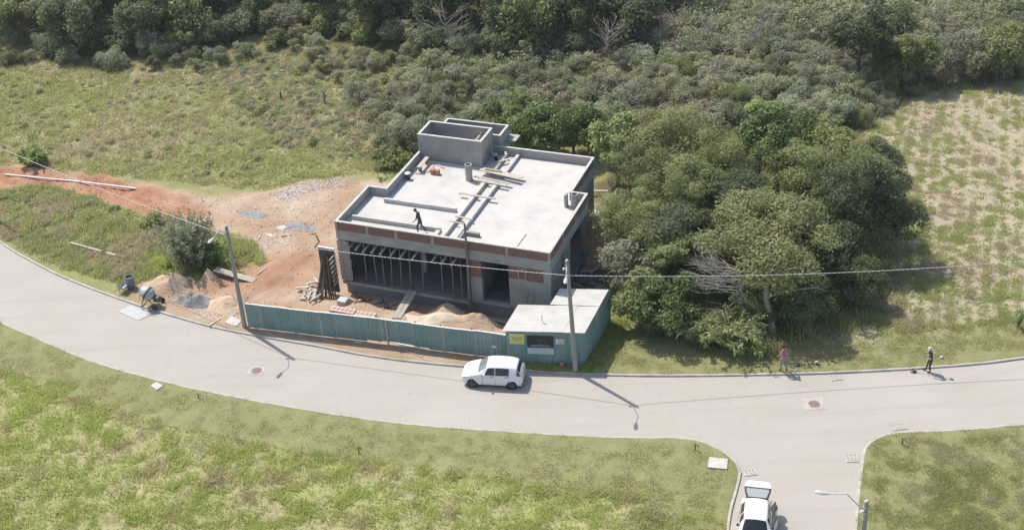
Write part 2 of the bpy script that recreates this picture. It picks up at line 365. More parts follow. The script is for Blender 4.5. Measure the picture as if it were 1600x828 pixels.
def ground_mat():
    m, t, p = newmat('ground'); co = N(t, 'ShaderNodeTexCoord').outputs['Object']
    att = lambda n: N(t, 'ShaderNodeAttribute', attribute_name=n).outputs['Fac']
    nbig = noise(t, .22, 5, .6, co); nmid = noise(t, 1.1, 6, .65, co); nfin = noise(t, 6, 6, .7, co)
    grass = mixc(t, ramp(t, nmid, .35, .65), (.21, .225, .085), (.32, .29, .16))
    grass = mixc(t, ramp(t, nbig, .4, .65), grass, (.27, .275, .10))
    grass = mixc(t, ramp(t, nfin, .45, .75), grass, (.17, .17, .08))
    tan = mixc(t, ramp(t, nmid, .35, .62), (.37, .315, .20), (.28, .255, .135))
    tan = mixc(t, ramp(t, nfin, .5, .8), tan, (.25, .205, .14)); c = mixc(t, att('tan'), grass, tan)
    lu = mixc(t, ramp(t, nmid, .38, .62), (.27, .285, .105), (.35, .315, .175)); lu = mixc(t, ramp(t, nbig, .5, .7), lu, (.40, .33, .225))
    c = mixc(t, att('lush'), c, lu)
    mo = mixc(t, ramp(t, nmid, .35, .65), (.215, .22, .09), (.28, .255, .135)); mo = mixc(t, ramp(t, nfin, .45, .8), mo, (.18, .185, .075))
    c = mixc(t, att('mown'), c, mo)
    fi = mixc(t, ramp(t, nmid, .35, .65), (.40, .345, .26), (.33, .285, .19)); fi = mixc(t, ramp(t, nfin, .5, .8), fi, (.34, .30, .195))
    c = mixc(t, att('field'), c, fi)
    c = mixc(t, att('shade'), c, mixc(t, nfin, (.09, .085, .04), (.15, .125, .075)))  # dark brown leaf litter, with shade under the plants put into its colour
    di = mixc(t, ramp(t, nmid, .3, .7), (.405, .30, .21), (.34, .225, .145)); di = mixc(t, ramp(t, nbig, .45, .7), di, (.455, .385, .315))
    di = mixc(t, ramp(t, nfin, .5, .85), di, (.30, .20, .135))
    c = mixc(t, att('dirt'), c, di)
    re = mixc(t, ramp(t, nmid, .35, .65), (.37, .195, .115), (.29, .135, .08)); re = mixc(t, ramp(t, nbig, .5, .7), re, (.42, .27, .175))
    c = mixc(t, att('red'), c, re)
    c = mixc(t, att('sandy'), c, mixc(t, nmid, (.45, .345, .255), (.37, .255, .18)))
    t.links.new(c, p.inputs['Base Color']); p.inputs['Roughness'].default_value = .95; p.inputs['Specular IOR Level'].default_value = .1
    bump(t, p, noise(t, 9, 6, .75, co), .7, .06); return m
M['ground'] = ground_mat()
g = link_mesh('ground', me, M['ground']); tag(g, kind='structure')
def verge(line, side):
    P = [Vector((x, y, 0)) for x, y in line if -60 < x < 60 and 30 < y < 110]; offs = [.135, .2, .5, .9, 1.3]; V = []
    for i, p in enumerate(P):
        d = (P[min(i+1, len(P)-1)]-P[max(i-1, 0)]).normalized(); q = Vector((-d.y, d.x, 0))*side
        for o in offs: V.append(p+q*o)
    V = np.array([tuple(v) for v in V]); z = gzf(V[:, 0], V[:, 1]).reshape(-1, 5)
    z += np.array([.0, 0, .02, .01, -.06]); z[:, 0] = .095; z[:, 1] = .11; V[:, 2] = z.ravel()
    idx = np.arange(len(V)).reshape(-1, 5); fc = np.stack([idx[:-1, :-1], idx[:-1, 1:], idx[1:, 1:], idx[1:, :-1]], -1).reshape(-1, 4)
    if side > 0: fc = fc[:, ::-1]
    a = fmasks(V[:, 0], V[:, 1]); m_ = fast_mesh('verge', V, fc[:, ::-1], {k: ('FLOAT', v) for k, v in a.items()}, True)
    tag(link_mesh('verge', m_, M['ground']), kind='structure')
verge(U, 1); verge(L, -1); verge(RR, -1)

# road, kerbs
def road_mat():
    m, t, p = newmat('road_pavers'); co = N(t, 'ShaderNodeTexCoord').outputs['Object']
    mp = N(t, 'ShaderNodeMapping'); mp.inputs['Rotation'].default_value = (0, 0, math.radians(3)); t.links.new(co, mp.inputs[0])
    b = N(t, 'ShaderNodeTexBrick'); t.links.new(mp.outputs[0], b.inputs['Vector']); b.inputs['Scale'].default_value = 1
    b.inputs['Brick Width'].default_value = .22; b.inputs['Row Height'].default_value = .11; b.inputs['Mortar Size'].default_value = .008
    b.inputs['Color1'].default_value = (.395, .37, .33, 1); b.inputs['Color2'].default_value = (.385, .358, .318, 1); b.inputs['Mortar'].default_value = (.37, .345, .305, 1)
    st = mixc(t, ramp(t, noise(t, .35, 5, .62, co), .42, .68), b.outputs[0], (.385, .345, .295))
    st = mixc(t, ramp(t, noise(t, 1.6, 6, .7, co), .55, .8), st, (.335, .30, .255))
    st = mixc(t, ramp(t, noise(t, .12, 3, .5, co), .5, .7), st, (.415, .39, .35))
    sp = N(t, 'ShaderNodeMapping'); sp.inputs['Scale'].default_value = (.12, 1.1, 1); sp.inputs['Rotation'].default_value = (0, 0, .12); t.links.new(co, sp.inputs[0])
    st = mixc(t, ramp(t, noise(t, .9, 4, .55, sp.outputs[0]), .5, .85), st, (.345, .31, .265))
    st = mixc(t, ramp(t, noise(t, 4.5, 4, .6, co), .66, .8), st, (.30, .27, .235))
    wv = N(t, 'ShaderNodeTexWave'); wv.inputs['Scale'].default_value = 1.25; wv.inputs['Distortion'].default_value = .6; wv.inputs['Detail'].default_value = 2
    t.links.new(mp.outputs[0], wv.inputs[0]); st = mixc(t, ramp(t, wv.outputs['Fac'], .3, 3.2), st, (.33, .305, .275))
    t.links.new(st, p.inputs['Base Color']); p.inputs['Roughness'].default_value = .9; p.inputs['Specular IOR Level'].default_value = .2
    inv = N(t, 'ShaderNodeMath', operation='SUBTRACT'); inv.inputs[0].default_value = 1; t.links.new(b.outputs[1], inv.inputs[1])
    bump(t, p, inv.outputs[0], .25, .006); return m
mb = MB(); n = len(ROAD); mb.add([(x, y, 0) for x, y in ROAD], [tuple(range(n))])
rd = mb.build('road', road_mat()); tag(rd, kind='structure')
if rd.data.polygons[0].normal.z < 0: rd.data.flip_normals()
def sweep_kerb(line, side, name, lab):
    mb = MB(); prof = [(-.01, -.15), (-.01, .085), (.02, .11), (.12, .115), (.14, .10), (.14, -.15)]
    P = [Vector((x, y, 0)) for x, y in line]; vs = []; k = len(prof)
    for i, p in enumerate(P):
        d = (P[min(i+1, len(P)-1)]-P[max(i-1, 0)]).normalized(); nrm = Vector((-d.y, d.x, 0))*side
        jz = .008*math.sin(i*1.7)+.006*math.sin(i*.37)
        for a, z in prof: vs.append(p+nrm*a+Vector((0, 0, z+jz)))
    fs = [(i*k+j, i*k+j+1, (i+1)*k+j+1, (i+1)*k+j) for i in range(len(P)-1) for j in range(k-1)]
    mb.add(vs, fs); o = mb.build(name, M['kerb']); tag(o, lab, None, None, 'structure')
sweep_kerb(U, 1, 'kerb', 'pale concrete kerb on the house side of the road')
sweep_kerb(L, -1, 'kerb', 'pale concrete kerb along the lower left lawn')
sweep_kerb(RR, -1, 'kerb', 'pale concrete kerb round the lower right lawn')

# ------------------------------------------------------------------ house under construction (local u, v, z)
ZP, ZS, ZB, ZF = 5.3, 4.65, 3.9, .65
house = empty('house', (HX, HY, 0), YAW)
tag(house, 'unfinished flat-roofed brick and concrete house with timber props under its front beam', 'house')
OUT = [(0, 0), (15.125, 0), (15.125, 7.97), (14.01, 7.97), (14.01, 13.12), (1.386, 13.12), (1.386, 5.14), (0, 5.14)]
def hpart(name, mat, *boxes, parent=house, bev=0):
    mb = MB()
    for b in boxes: mb.box(*b)
    return mb.build(name, M[mat], parent, bevel=bev)
MB().prism([(.16, .16), (14.965, .16), (14.965, 7.81), (13.85, 7.81), (13.85, 12.96), (1.546, 12.96), (1.546, 4.98), (.16, 4.98)], 4.5, ZS).build('roof_slab', M['screed'], house)
def edge_wall(i, z0, z1, t0, t1, name, mat, cut0=0, cut1=0):
    """wall along outline edge i, between inward offsets t0 and t1"""
    a = Vector((*OUT[i], 0)); b = Vector((*OUT[(i+1) % 8], 0)); d = (b-a).normalized(); nn = Vector((-d.y, d.x, 0))
    a2 = a+d*cut0; b2 = b-d*cut1
    return MB().prism([a2+nn*t0, b2+nn*t0, b2+nn*t1, a2+nn*t1], z0, z1).build(name, M[mat], house)
# convex (+) / reflex (-) handling at the ends: keep pieces butted
REF = {3, 6}
for i in range(8):
    c0 = 0 if i not in REF else -.15; c1 = .15 if (i+1) % 8 not in REF else 0
    # ring beam, parapet, cap
    edge_wall(i, ZB, 4.63, 0, .2, 'ring_beam', 'beam', c0, c1 if c1 == 0 else .2)
    edge_wall(i, ZP-.07, ZP, -.012, .162, 'parapet_cap', 'capc', c0-.012 if i not in REF else -.162, c1 if c1 == 0 else .162)
    if i not in (0, 1, 3): edge_wall(i, 4.632, ZP-.072, .006, .15, 'parapet_wall', 'block', c0, c1)
# front and right parapet: plastered inner leaf, brick panels between little concrete posts
edge_wall(0, 4.632, ZP-.072, .10, .15, 'parapet_lining', 'plaster', .15, .15)
edge_wall(1, 4.632, ZP-.072, .10, .15, 'parapet_lining', 'plaster', 0, .15)
edge_wall(3, 4.632, ZP-.072, .10, .15, 'parapet_lining', 'plaster', -.15, .15)
pu = [0, 2.25, 4.35, 6.95, 9.35, 12.1, 14.97]
for k, u in enumerate(pu):
    hpart('parapet_post', 'beam', (u, u+.2 if k not in (0, 6) else u+.155, -.006, .095, 4.634, ZP-.074))
    if k < 6: hpart('brick_panel', 'brick', (u+.2 if k else u+.155, pu[k+1], .004, .095, 4.634, ZP-.074))
for a, b in ((.1, 2.6), (2.75, 5.2), (5.35, 7.95)): hpart('brick_panel', 'brick', (15.03, 15.118, a, b, 4.634, ZP-.074))
for a in (2.6, 5.2): hpart('parapet_post', 'beam', (15.03, 15.131, a, a+.15, 4.634, ZP-.074))
for a, b in ((8.1, 10.5), (10.65, 13.0)): hpart('brick_panel', 'brick', (13.92, 14.003, a, b, 4.634, ZP-.074))
hpart('parapet_post', 'beam', (13.92, 14.016, 10.5, 10.65, 4.634, ZP-.074))
# upstand beams on the roof
for u in (7.3, 8.2):
    hpart('upstand_beam', 'capc', (u, u+.28, .5, 8.6, ZS, 4.93), bev=.01)
    hpart('upstand_beam', 'capc', (u, u+.24, 9.9, 12.9, ZS, 4.9), bev=.01)
hpart('upstand_beam', 'capc', (.5, 7.0, 1.5, 1.68, ZS, 4.95), bev=.01)
hpart('upstand_beam', 'capc', (1.6, 7.0, 4.2, 4.4, ZS, 4.95), bev=.01)
hpart('upstand_beam', 'capc', (6.75, 7.05, .5, 1.4, ZS, 4.9), bev=.01)
hpart('slab_opening', 'wallblue', (8.7, 9.7, 1.55, 1.75, ZS, 4.93))
hpart('slab_opening', 'wallblue', (8.55, 8.7, .7, 1.75, ZS, 4.93))
# water tank room on the roof: four walls and floor
def open_box(u0, u1, v0, v1, z0, z1, t, name, mat, capmat='capc', skip=()):
    par = hpart(name, mat, (u0+t, u1-t, v0+t, v1-t, z0+.003, z0+.12))
    for nm, b in (('front', (u0, u1, v0, v0+t)), ('back', (u0, u1, v1-t, v1)), ('left', (u0, u0+t, v0+t, v1-t)), ('right', (u1-t, u1, v0+t, v1-t))):
        if nm in skip: continue
        MB().box(*b, z0, z1-.05).build('wall', M[mat], par)
        e = .008 if nm in ('front', 'back') else 0
        MB().box(b[0]-.01, b[1]+.01, b[2]-e, b[3]+e, z1-.05, z1).build('wall_cap', M[capmat], par)
    return par
open_box(1.4, 6.35, 10.8, 13.1, ZS+.02, 6.68, .16, 'tank_room', 'plaster')
open_box(2.0, 6.9, 13.13, 14.95, -.5, 6.1, .15, 'stair_tower', 'plaster')
hpart('canopy_slab', 'concrete', (6.9, 7.7, 14.1, 15.1, 5.2, 5.3))
# floor, plinth, columns, walls
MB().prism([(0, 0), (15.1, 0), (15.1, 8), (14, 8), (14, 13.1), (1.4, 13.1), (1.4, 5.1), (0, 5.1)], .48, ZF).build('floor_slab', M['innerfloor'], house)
MB().prism([(.15, .25), (14.9, .25), (14.9, 7.8), (13.8, 7.8), (13.8, 12.9), (1.6, 12.9), (1.6, 4.9), (.15, 4.9)], -.9, .478).build('plinth', M['wallblue'], house)
cols = [(.05, .04, .5), (9.5, .04, .0), (14.6, .03, .48), (14.75, 3.9, .3), (14.75, 7.6, .3), (13.65, 12.8, .3), (13.65, 9.9, .3), (1.5, 12.8, .3), (.05, 4.8, .3), (5.2, 4.8, .3), (8.9, 4.8, .3), (5.0, 2.4, .25), (8.7, 2.6, .25)]
for u, v, s in cols:
    if s: hpart('column', 'beam', (u, u+s, v, v+.28, ZF+.002, ZB-.002), bev=.012)
hpart('front_pier', 'plaster', (9.55, 10.33, .02, .3, ZF+.002, 2.6)); hpart('front_pier', 'brick', (9.55, 10.33, .025, .3, 2.602, ZB-.002))
# wall right of the doorway, brick above patchy render
hpart('front_wall', 'plaster', (12.22, 14.598, .05, .3, ZF+.002, 2.9)); hpart('front_wall', 'brick', (12.22, 14.598, .056, .3, 2.902, ZB-.002))
hpart('meter_frame', 'palewood', (12.9, 13.45, -.02, .048, 2.95, 3.0), (12.9, 13.45, -.02, .048, 3.75, 3.8), (12.9, 12.95, -.02, .048, 3.0, 3.75), (13.4, 13.45, -.02, .048, 3.0, 3.75))
hpart('door_sill', 'concrete', (10.34, 12.21, -.05, .35, ZF+.002, ZF+.12))
# right side wall with two slit openings
for a, b in ((.32, 2.3), (2.75, 3.88)): hpart('side_wall', 'wallblue', (14.86, 15.06, a, b, ZF+.002, ZB-.002))
hpart('side_wall', 'wallblue', (14.86, 15.06, 2.3, 2.75, ZF+.002, 2.6))
hpart('side_wall', 'wallblue', (12.6, 12.8, 4.3, 12.9, ZF+.002, ZB-.002))
hpart('side_wall', 'wallblue', (13.75, 13.95, 10.25, 12.78, ZF+.002, ZB-.002))
hpart('side_wall', 'wallblue', (12.8, 14.86, 4.0, 4.18, ZF+.002, ZB-.002))
# inside: back wall of the hall, partitions
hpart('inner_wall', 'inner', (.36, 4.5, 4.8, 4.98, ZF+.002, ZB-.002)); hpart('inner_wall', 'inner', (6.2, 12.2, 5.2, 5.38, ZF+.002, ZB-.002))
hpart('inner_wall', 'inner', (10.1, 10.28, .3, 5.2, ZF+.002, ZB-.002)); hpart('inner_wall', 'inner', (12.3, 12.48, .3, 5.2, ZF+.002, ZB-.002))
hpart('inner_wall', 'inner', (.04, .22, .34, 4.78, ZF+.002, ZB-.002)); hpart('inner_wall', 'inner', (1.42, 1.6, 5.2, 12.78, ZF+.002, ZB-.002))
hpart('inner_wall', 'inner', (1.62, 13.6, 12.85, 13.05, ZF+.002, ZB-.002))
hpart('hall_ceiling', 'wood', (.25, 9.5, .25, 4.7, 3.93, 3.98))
# formwork boards round the left column
for k in range(11):
    z = .72+k*.285
    hpart('formwork_board', 'oldwood', (-.04, .84+.03*((k*7) % 3-1), -.03, .01, z, z+.255), bev=.006)
for u in (.2, .62): hpart('formwork_batten', 'oldwood', (u, u+.07, -.08, -.034, .66, 3.85))
hpart('edge_board', 'oldwood', (.05, 7.6, -.05, -.012, .42, .62))
hpart('edge_board', 'oldwood', (7.62, 9.5, -.05, -.012, .40, .60))
# props and joists
pxs = [1.75, 2.45, 3.05, 3.7, 4.4, 5.1, 5.95, 7.4, 8.1, 8.75]
cnt = ['leftmost', 'second', 'third', 'fourth', 'fifth', 'sixth', 'seventh', 'eighth', 'ninth', 'tenth', 'eleventh']
for k, u in enumerate(pxs):
    l = RND.uniform(-.10, .10)
    o = MB().tube([HB(u+l, .30, ZF+.006), HB(u+l*.3+RND.uniform(-.03, .03), .33, 2.2), HB(u, .36, 3.58)], [.05, .045, .04], 8).build('timber_prop', M['prop'], smooth=True)
    tag(o, f'round timber prop in the front opening, {cnt[k]} from the left', 'prop', 'timber props under the front beam')
for k, u in enumerate([.95, 1.5, 2.1, 2.72, 3.35, 4.1, 4.8, 5.65, 7.05, 7.75, 8.45]):
    o = MB().tube([HB(u, -.42+RND.uniform(-.1, .1), 3.52+RND.uniform(-.05, .03)), HB(u+.06, 1.9, 3.68), HB(u+.1, 3.8, 3.72)], [.075, .07, .065], 9).build('timber_joist', M['palewood'], smooth=True)
    tag(o, f'round pale timber joist end under the front beam, {cnt[k]} from the left', 'joist', 'timber joists poking out under the beam')
# tall rough post in front of the facade
o = MB().tube([HB(9.45, -.22, gz1(*HB(9.45, -.22)[:2])-.05), HB(9.5, -.2, 2.5), HB(9.52, -.16, 4.5), HB(9.48, -.12, 6.65)], [.11, .10, .09, .06], 9).build('timber_mast', M['prop'], smooth=True)
tag(o, 'tall rough brown timber mast standing against the front of the house', 'post')
# things on the roof
def roof_thing(mb, name, mat, lab, cat, grp=None, smooth=False, bevel=0):
    return tag(mb.build(name, M[mat], smooth=smooth, bevel=bevel), lab, cat, grp)
def ring_tube(c, r, h, t):
    Mx = Matrix.Translation(c); mb = MB(); n = 20; vs = []; prof = [(r, 0), (r, h), (r-t, h), (r-t, .02)]
    return mb.lathe(prof, n, Mx)
roof_thing(ring_tube(HB(6.13, 8.75, ZS), .25, 1.25, .06), 'concrete_pipe', 'concrete', 'upright hollow concrete pipe standing near the middle of the roof', 'pipe', smooth=True)
roof_thing(ring_tube(HB(14.5, 6.95, ZS), .25, 1.05, .06), 'concrete_pipe', 'plaster', 'upright grey pipe in the right parapet corner of the roof', 'pipe', smooth=True)
roof_thing(MB().box(-.2, .2, -.08, .08, 0, .95).add([], []), 'concrete_stub', 'concrete', 'short concrete stub wall beside the pipe at the roof edge', 'wall stub').matrix_world = Matrix.Translation(HB(13.9, 7.0, ZS)) @ Matrix.Rotation(YAW+PI/2, 4, 'Z')
def planks(specs, grp):
    for (u0, v0, z0, u1, v1, z1, wd, th, mat, lab) in specs:
        tag(MB().bar(HB(u0, v0, z0), HB(u1, v1, z1), wd, th).build('plank', M[mat], bevel=.004), lab, 'plank', grp)
zt = 4.93
planks([(6.7, 10.05, zt+.05, 9.9, 9.6, zt+.03, .3, .05, 'palewood', 'long pale plank lying aslant across the roof upstands, farthest of the pile'),
        (6.6, 9.75, zt+.12, 9.75, 9.2, zt+.11, .3, .05, 'palewood', 'topmost pale plank on the roof pile behind the upstands'),
        (7.0, 9.8, zt+.2, 8.2, 9.75, zt+.18, .26, .05, 'wood', 'short brown plank end on top of the roof pile'),
        (6.5, 8.85, zt+.025, 9.3, 8.5, zt+.025, .22, .045, 'oldwood', 'grey plank across the roof upstands, near side of the pile'),
        (7.0, 8.35, zt+.03, 9.2, 8.1, zt+.03, .22, .045, 'oldwood', 'weathered plank across the roof upstands, nearest of the pile'),
        (6.35, 6.3, zt+.02, 9.1, 6.2, zt+.02, .2, .04, 'oldwood', 'narrow grey plank bridging the two long upstands at mid roof'),
        (7.3, 3.3, zt+.02, 8.6, 3.2, zt+.02, .16, .04, 'palewood', 'short plank bridging the upstands at the front of the roof'),
        (7.2, 2.6, zt+.02, 8.2, 2.5, zt+.02, .12, .04, 'oldwood', 'thin batten bridging the upstands nearest the front parapet'),
        (8.1, 12.1, ZS+.3, 7.2, 11.2, ZS+.3, .2, .04, 'palewood', 'short plank leaning near the tank room corner'),
        (12.45, 1.1, ZS+.03, 12.5, 2.8, ZS+.03, .07, .05, 'capc', 'pale batten lying alone near the front right of the roof'),
        (9.0, .65, ZS+.03, 9.8, .6, ZS+.03, .1, .05, 'darkwood', 'short dark batten beside the slab opening on the roof')], 'planks on the roof')
# work bench, bricks, bucket, clutter
be = empty('work_bench', HB(2.25, 9.6, ZS), YAW+.02)
tag(be, 'low wooden work bench standing on the roof in front of the tank room', 'bench')
MB().box(-.16, .16, -.85, .85, .45, .5).build('bench_top', M['palewood'], be, bevel=.006)
for y in (-.6, .6): MB().box(-.13, .13, y-.04, y+.04, 0, .448).build('leg', M['wood'], be)
MB().box(-.25, .45, -1.0, -.7, .0, .05).build('foot_board', M['oldwood'], be)
planks([(2.7, 9.0, ZS+.04, 2.8, 10.0, ZS+.04, .28, .05, 'palewood', 'short pale board lying beside the work bench'),
        (3.0, 10.3, ZS+.04, 3.7, 9.9, ZS+.04, .15, .05, 'palewood', 'small offcut behind the orange bricks on the roof')], 'boards by the work bench')
for k, (u, v, z, lab) in enumerate([(3.25, 8.95, ZS, 'stack of orange hollow bricks on the roof, nearer the bench'), (3.62, 8.95, ZS, 'stack of orange hollow bricks on the roof, farther from the bench')]):
    b = empty('brick_stack', HB(u, v, z), YAW+.1*k); tag(b, lab, 'bricks', 'orange bricks on the roof')
    for j in range(2):
        for i in range(2): MB().box(-.14, .14, -.15+.155*i, .0+.155*i, .2*j+.002, .2*j+.19).build('brick', M['tile'], b, bevel=.006)
bk = empty('bucket', HB(1.85, 7.75, ZS)); tag(bk, 'dark bucket with a pale lid beside the left roof parapet', 'bucket')
MB().lathe([(.15, 0), (.19, .42), (.2, .44), (.17, .44), (.16, .1)], 14).build('pail', M['steel'], bk, smooth=True)
MB().lathe([(.16, .445), (.22, .46), (.2, .5), (.05, .55)], 14).build('lid', M['white'], bk, smooth=True)
ch = empty('hand_cart', HB(6.95, 12.0, ZS), YAW+.5); tag(ch, 'small dark site trolley with pale green tray beside the tank room', 'trolley')
MB().box(-.28, .1, -.12, .3, .45, .52).box(-.3, -.26, -.12, .3, .5, 1.05).build('tray', surf('pale_green', (.24, .40, .34), (.2, .33, .29), 3, .6), ch)
MB().tube([(-.2, -.1, .45), (-.1, -.1, .05)], .02, 6).tube([(-.2, .28, .45), (-.1, .28, .05)], .02, 6).tube([(.1, .1, .48), (.75, .1, .42)], .035, 6).build('frame', M['steel'], ch)
for y in (-.05, .25): MB().lathe([(.03, -.03), (.11, -.03), (.11, .03), (.03, .03)], 12, Matrix.Translation((.0, y, .11)) @ Matrix.Rotation(PI/2, 4, 'X')).build('wheel', M['black'], ch)
for y in (.05, .28): MB().lathe([(.0, 0), (.08, .0), (.08, .06), (.0, .06)], 10, Matrix.Translation((.72, y-.05, .42))).build('knob', M['white'], ch)
ld = empty('ladder', HB(5.2, 11.3, ZS+.15), YAW); tag(ld, 'pale wooden ladder standing inside the roof tank room', 'ladder')
for y in (0, 1.1): MB().bar((0, y, 0), (.5, y, 1.75), .08, .1).build('rail', M['palewood'], ld)
for k in range(4): MB().bar((.1+.11*k, 0, .35+.4*k), (.1+.11*k, 1.1, .35+.4*k), .09, .05).build('rung', M['palewood'], ld)

# ------------------------------------------------------------------ hoarding and site shed
def on(v, z=None):
    return Vector((v[0], v[1], (gz1(v[0], v[1]) if z is None else z)))
fp = [G(389, 514.5), G(500, 527.5), G(609, 540.5), G(703, 553), G(762, 560), G(793, 565.5)]
fp = smooth_line([(p.x, p.y) for p in fp], .05)
hd = empty('hoarding', on(fp[0])); tag(hd, 'long green corrugated sheet hoarding along the road in front of the house', 'fence')
hx, hy, hz = hd.location
def arc(line):
    s = [0]
    for a, b in zip(line, line[1:]): s.append(s[-1]+math.dist(a, b))
    return s
fs_ = arc(fp); TOT = fs_[-1]
def at_s(line, ss, s):
    s = max(0, min(s, ss[-1])); k = int(np.searchsorted(ss, s)); k = max(1, min(k, len(ss)-1)); t = (s-ss[k-1])/(ss[k]-ss[k-1]+1e-9)
    return Vector((line[k-1][0]+(line[k][0]-line[k-1][0])*t, line[k-1][1]+(line[k][1]-line[k-1][1])*t, 0))
def corrug(pts, z0f, z1f, th=.0, amp=.035):
    return
def sheet(pa, pb, za, zb, ta, tb, amp=.03, period=.25, off=.0, th=.006):
    """trapezoid-ribbed sheet from pa to pb (xy), bottoms za/zb, tops ta/tb; local coords of caller"""
    pa, pb = Vector(pa), Vector(pb); L = (pb-pa).length; d = (pb-pa)/L; nn = Vector((-d.y, d.x, 0)); mb = MB(); st = [0]
    x = 0
    while x < L-1e-4:
        for q, h in ((0, 0), (.62, 0), (.72, 1), (.9, 1), (1, 0)):
            s = x+q*period
            if s <= L: st.append((s, h))
        x += period
    st = [(0, 0)]+[p for p in st[1:] if p[0] > 1e-4]; st.append((L, 0)) if st[-1][0] < L-1e-3 else None
    vs = []
    for s, h in st:
        t = s/L
        for o in (0, th):
            b = pa+d*s-nn*(h*amp-off+o)
            vs.append((b.x, b.y, za+(zb-za)*t)); vs.append((b.x, b.y, ta+(tb-ta)*t))
    fs = []
    for i in range(len(st)-1):
        a = 4*i; b = a+4
        fs += [(a, b, b+1, a+1), (a+3, b+3, b+2, a+2), (a+1, b+1, b+3, a+3), (a+2, b+2, b, a)]
    e = 4*(len(st)-1); fs += [(0, 1, 3, 2), (e+2, e+3, e+1, e)]
    return mb.add(vs, fs)
NS = 17; sw = TOT/NS
gaps = {0: .02, 8: .10, 9: .16, 10: .14, 11: .08}
M['green2'] = surf('green_sheet_faded', (.20, .30, .29), (.17, .265, .255), .9, .55, .06, .004, (.24, .33, .315), .6)
for k in range(NS):
    a = at_s(fp, fs_, k*sw+.004); b = at_s(fp, fs_, (k+1)*sw-.004)
    z0a = gz1(a.x, a.y)+.05+gaps.get(k, .0)-hz; z0b = gz1(b.x, b.y)+.05+gaps.get(k, .0)-hz
    tp = 2.02+RND.uniform(-.02, .02); tp2 = tp+RND.uniform(-.02, .02)
    lo = Vector((hx, hy, 0)); sheet(a-lo, b-lo, z0a, z0b, tp-hz, tp2-hz, off=RND.uniform(-.012, .012)).build('sheet', M['green' if k % 3 else 'green2'], hd)
    MB().bar((*(a-lo)[:2], tp-hz+.02), (*(b-lo)[:2], tp2-hz+.02), .09, .035).build('top_rail', M['white'], hd)
for s in [.02, .18, .335, .553, .66, .755, .87, .998]:
    p = at_s(fp, fs_, TOT*s); q = at_s(fp, fs_, min(TOT, TOT*s+.05)); d = (q-p) if (q-p).length > 1e-5 else Vector((1, 0, 0)); nn = Vector((d.y, -d.x, 0)).normalized()
    front = s == .553; off = nn*(.085 if front else -.13); p2 = p+off-Vector((hx, hy, 0))
    MB().tube([(p2.x, p2.y, -.2-hz), (p2.x+.01, p2.y, 2.08-hz)], .055 if front else .045, 8).build('post', M['palewood' if front else 'darkwood'], hd, smooth=True)
# shed: walls of sheets, L-shaped roof
SH = 2.55
c_fl, c_fr = G(793, 569.5), G(913, 573); c_br = G(954, 505)
side = (c_br-c_fr); frontv = (c_fr-c_fl)
shd = empty('site_shed', on(c_fl, .05)); tag(shd, 'green corrugated sheet site shed with pale L-shaped roof beside the utility pole', 'shed')
lo = Vector((c_fl.x, c_fl.y, 0)); lz = .05
zb_ = lambda p: .0
def wall(a, b, n, ta, tb):
    for k in range(n):
        p = a+(b-a)*(k/n)+(b-a).normalized()*.003; q = a+(b-a)*((k+1)/n)-(b-a).normalized()*.003
        sheet(p-lo, q-lo, .03, .03, ta+(tb-ta)*k/n-lz, ta+(tb-ta)*(k+1)/n-lz).build('wall_sheet', M['green' if k % 2 else 'green2'], shd)
rp = [G(784.4, 515.4, SH+.06), G(913.6, 518.8, SH+.06), G(951, 452.4, SH+.20), G(875, 450, SH+.20), G(859.3, 475, SH+.14), G(809.6, 475, SH+.14)]
rp = [Vector((p.x, p.y, 0)) for p in rp]; _f = (c_fr-c_fl).normalized(); _f = Vector((_f.y, -_f.x, 0))*.05; rp[0] = rp[0]+_f; rp[1] = rp[1]+_f
wall(c_fl, c_fr, 5, SH, SH); wall(c_fr, c_br, 5, SH, SH+.13)
c_bl = rp[3]+(rp[1]-rp[2]).normalized()*.12+(rp[2]-rp[3]).normalized()*.12; c_bl.z = 0
c_in = rp[4]+(rp[1]-rp[2]).normalized()*.12+(rp[2]-rp[3]).normalized()*.12; c_in.z = 0
c_l2 = rp[5]+(rp[1]-rp[2]).normalized()*.12+(rp[2]-rp[3]).normalized()*.12; c_l2.z = 0
wall(c_br, c_bl, 3, SH+.13, SH+.13); wall(c_bl, c_in, 2, SH+.13, SH+.08); wall(c_in, c_l2, 2, SH+.08, SH+.08); wall(c_l2, c_fl, 3, SH+.08, SH)
def lerp(a, b, t): return a+(b-a)*t
def roof_quad(a, b, c, d, za, zc, name='roof_sheet'):
    """a-b front edge, d-c back edge, ribs run along a-b"""
    mb = MB(); n = max(2, int((d-a).length/.11)); vs = []
    for i in range(n+1):
        t = i/n; z = za+(zc-za)*t+(.012 if i % 4 == 0 else (.004 if i % 4 == 2 else 0))
        for p in (lerp(a, d, t), lerp(b, c, t)):
            vs.append((p.x-lo.x, p.y-lo.y, z-lz)); vs.append((p.x-lo.x, p.y-lo.y, z-.015-lz))
    fs = []
    for i in range(n): q = 4*i; fs += [(q, q+2, q+6, q+4), (q+5, q+7, q+3, q+1), (q, q+4, q+5, q+1), (q+2, q+3, q+7, q+6)]
    e = 4*n; fs += [(0, 1, 3, 2), (e, e+2, e+3, e+1)]
    mb.add(vs, fs).build(name, M['roofsheet' if name == 'roof_sheet' else 'roofsheet2'], shd)
M['roofsheet2'] = surf('pale_roof_sheet_b', (.47, .455, .42), (.41, .40, .37), 1.1, .8, .1, .005, (.43, .42, .39), .6)
sd = (rp[2]-rp[1]); fr0 = rp[0]; fr1 = rp[1]
mid = lerp(fr0, fr1, .50); t45 = (rp[5]-rp[0]).length/sd.length
t5 = rp[0]+(rp[5]-rp[0]); t_in = rp[4]; t_r = rp[1]+sd*t45
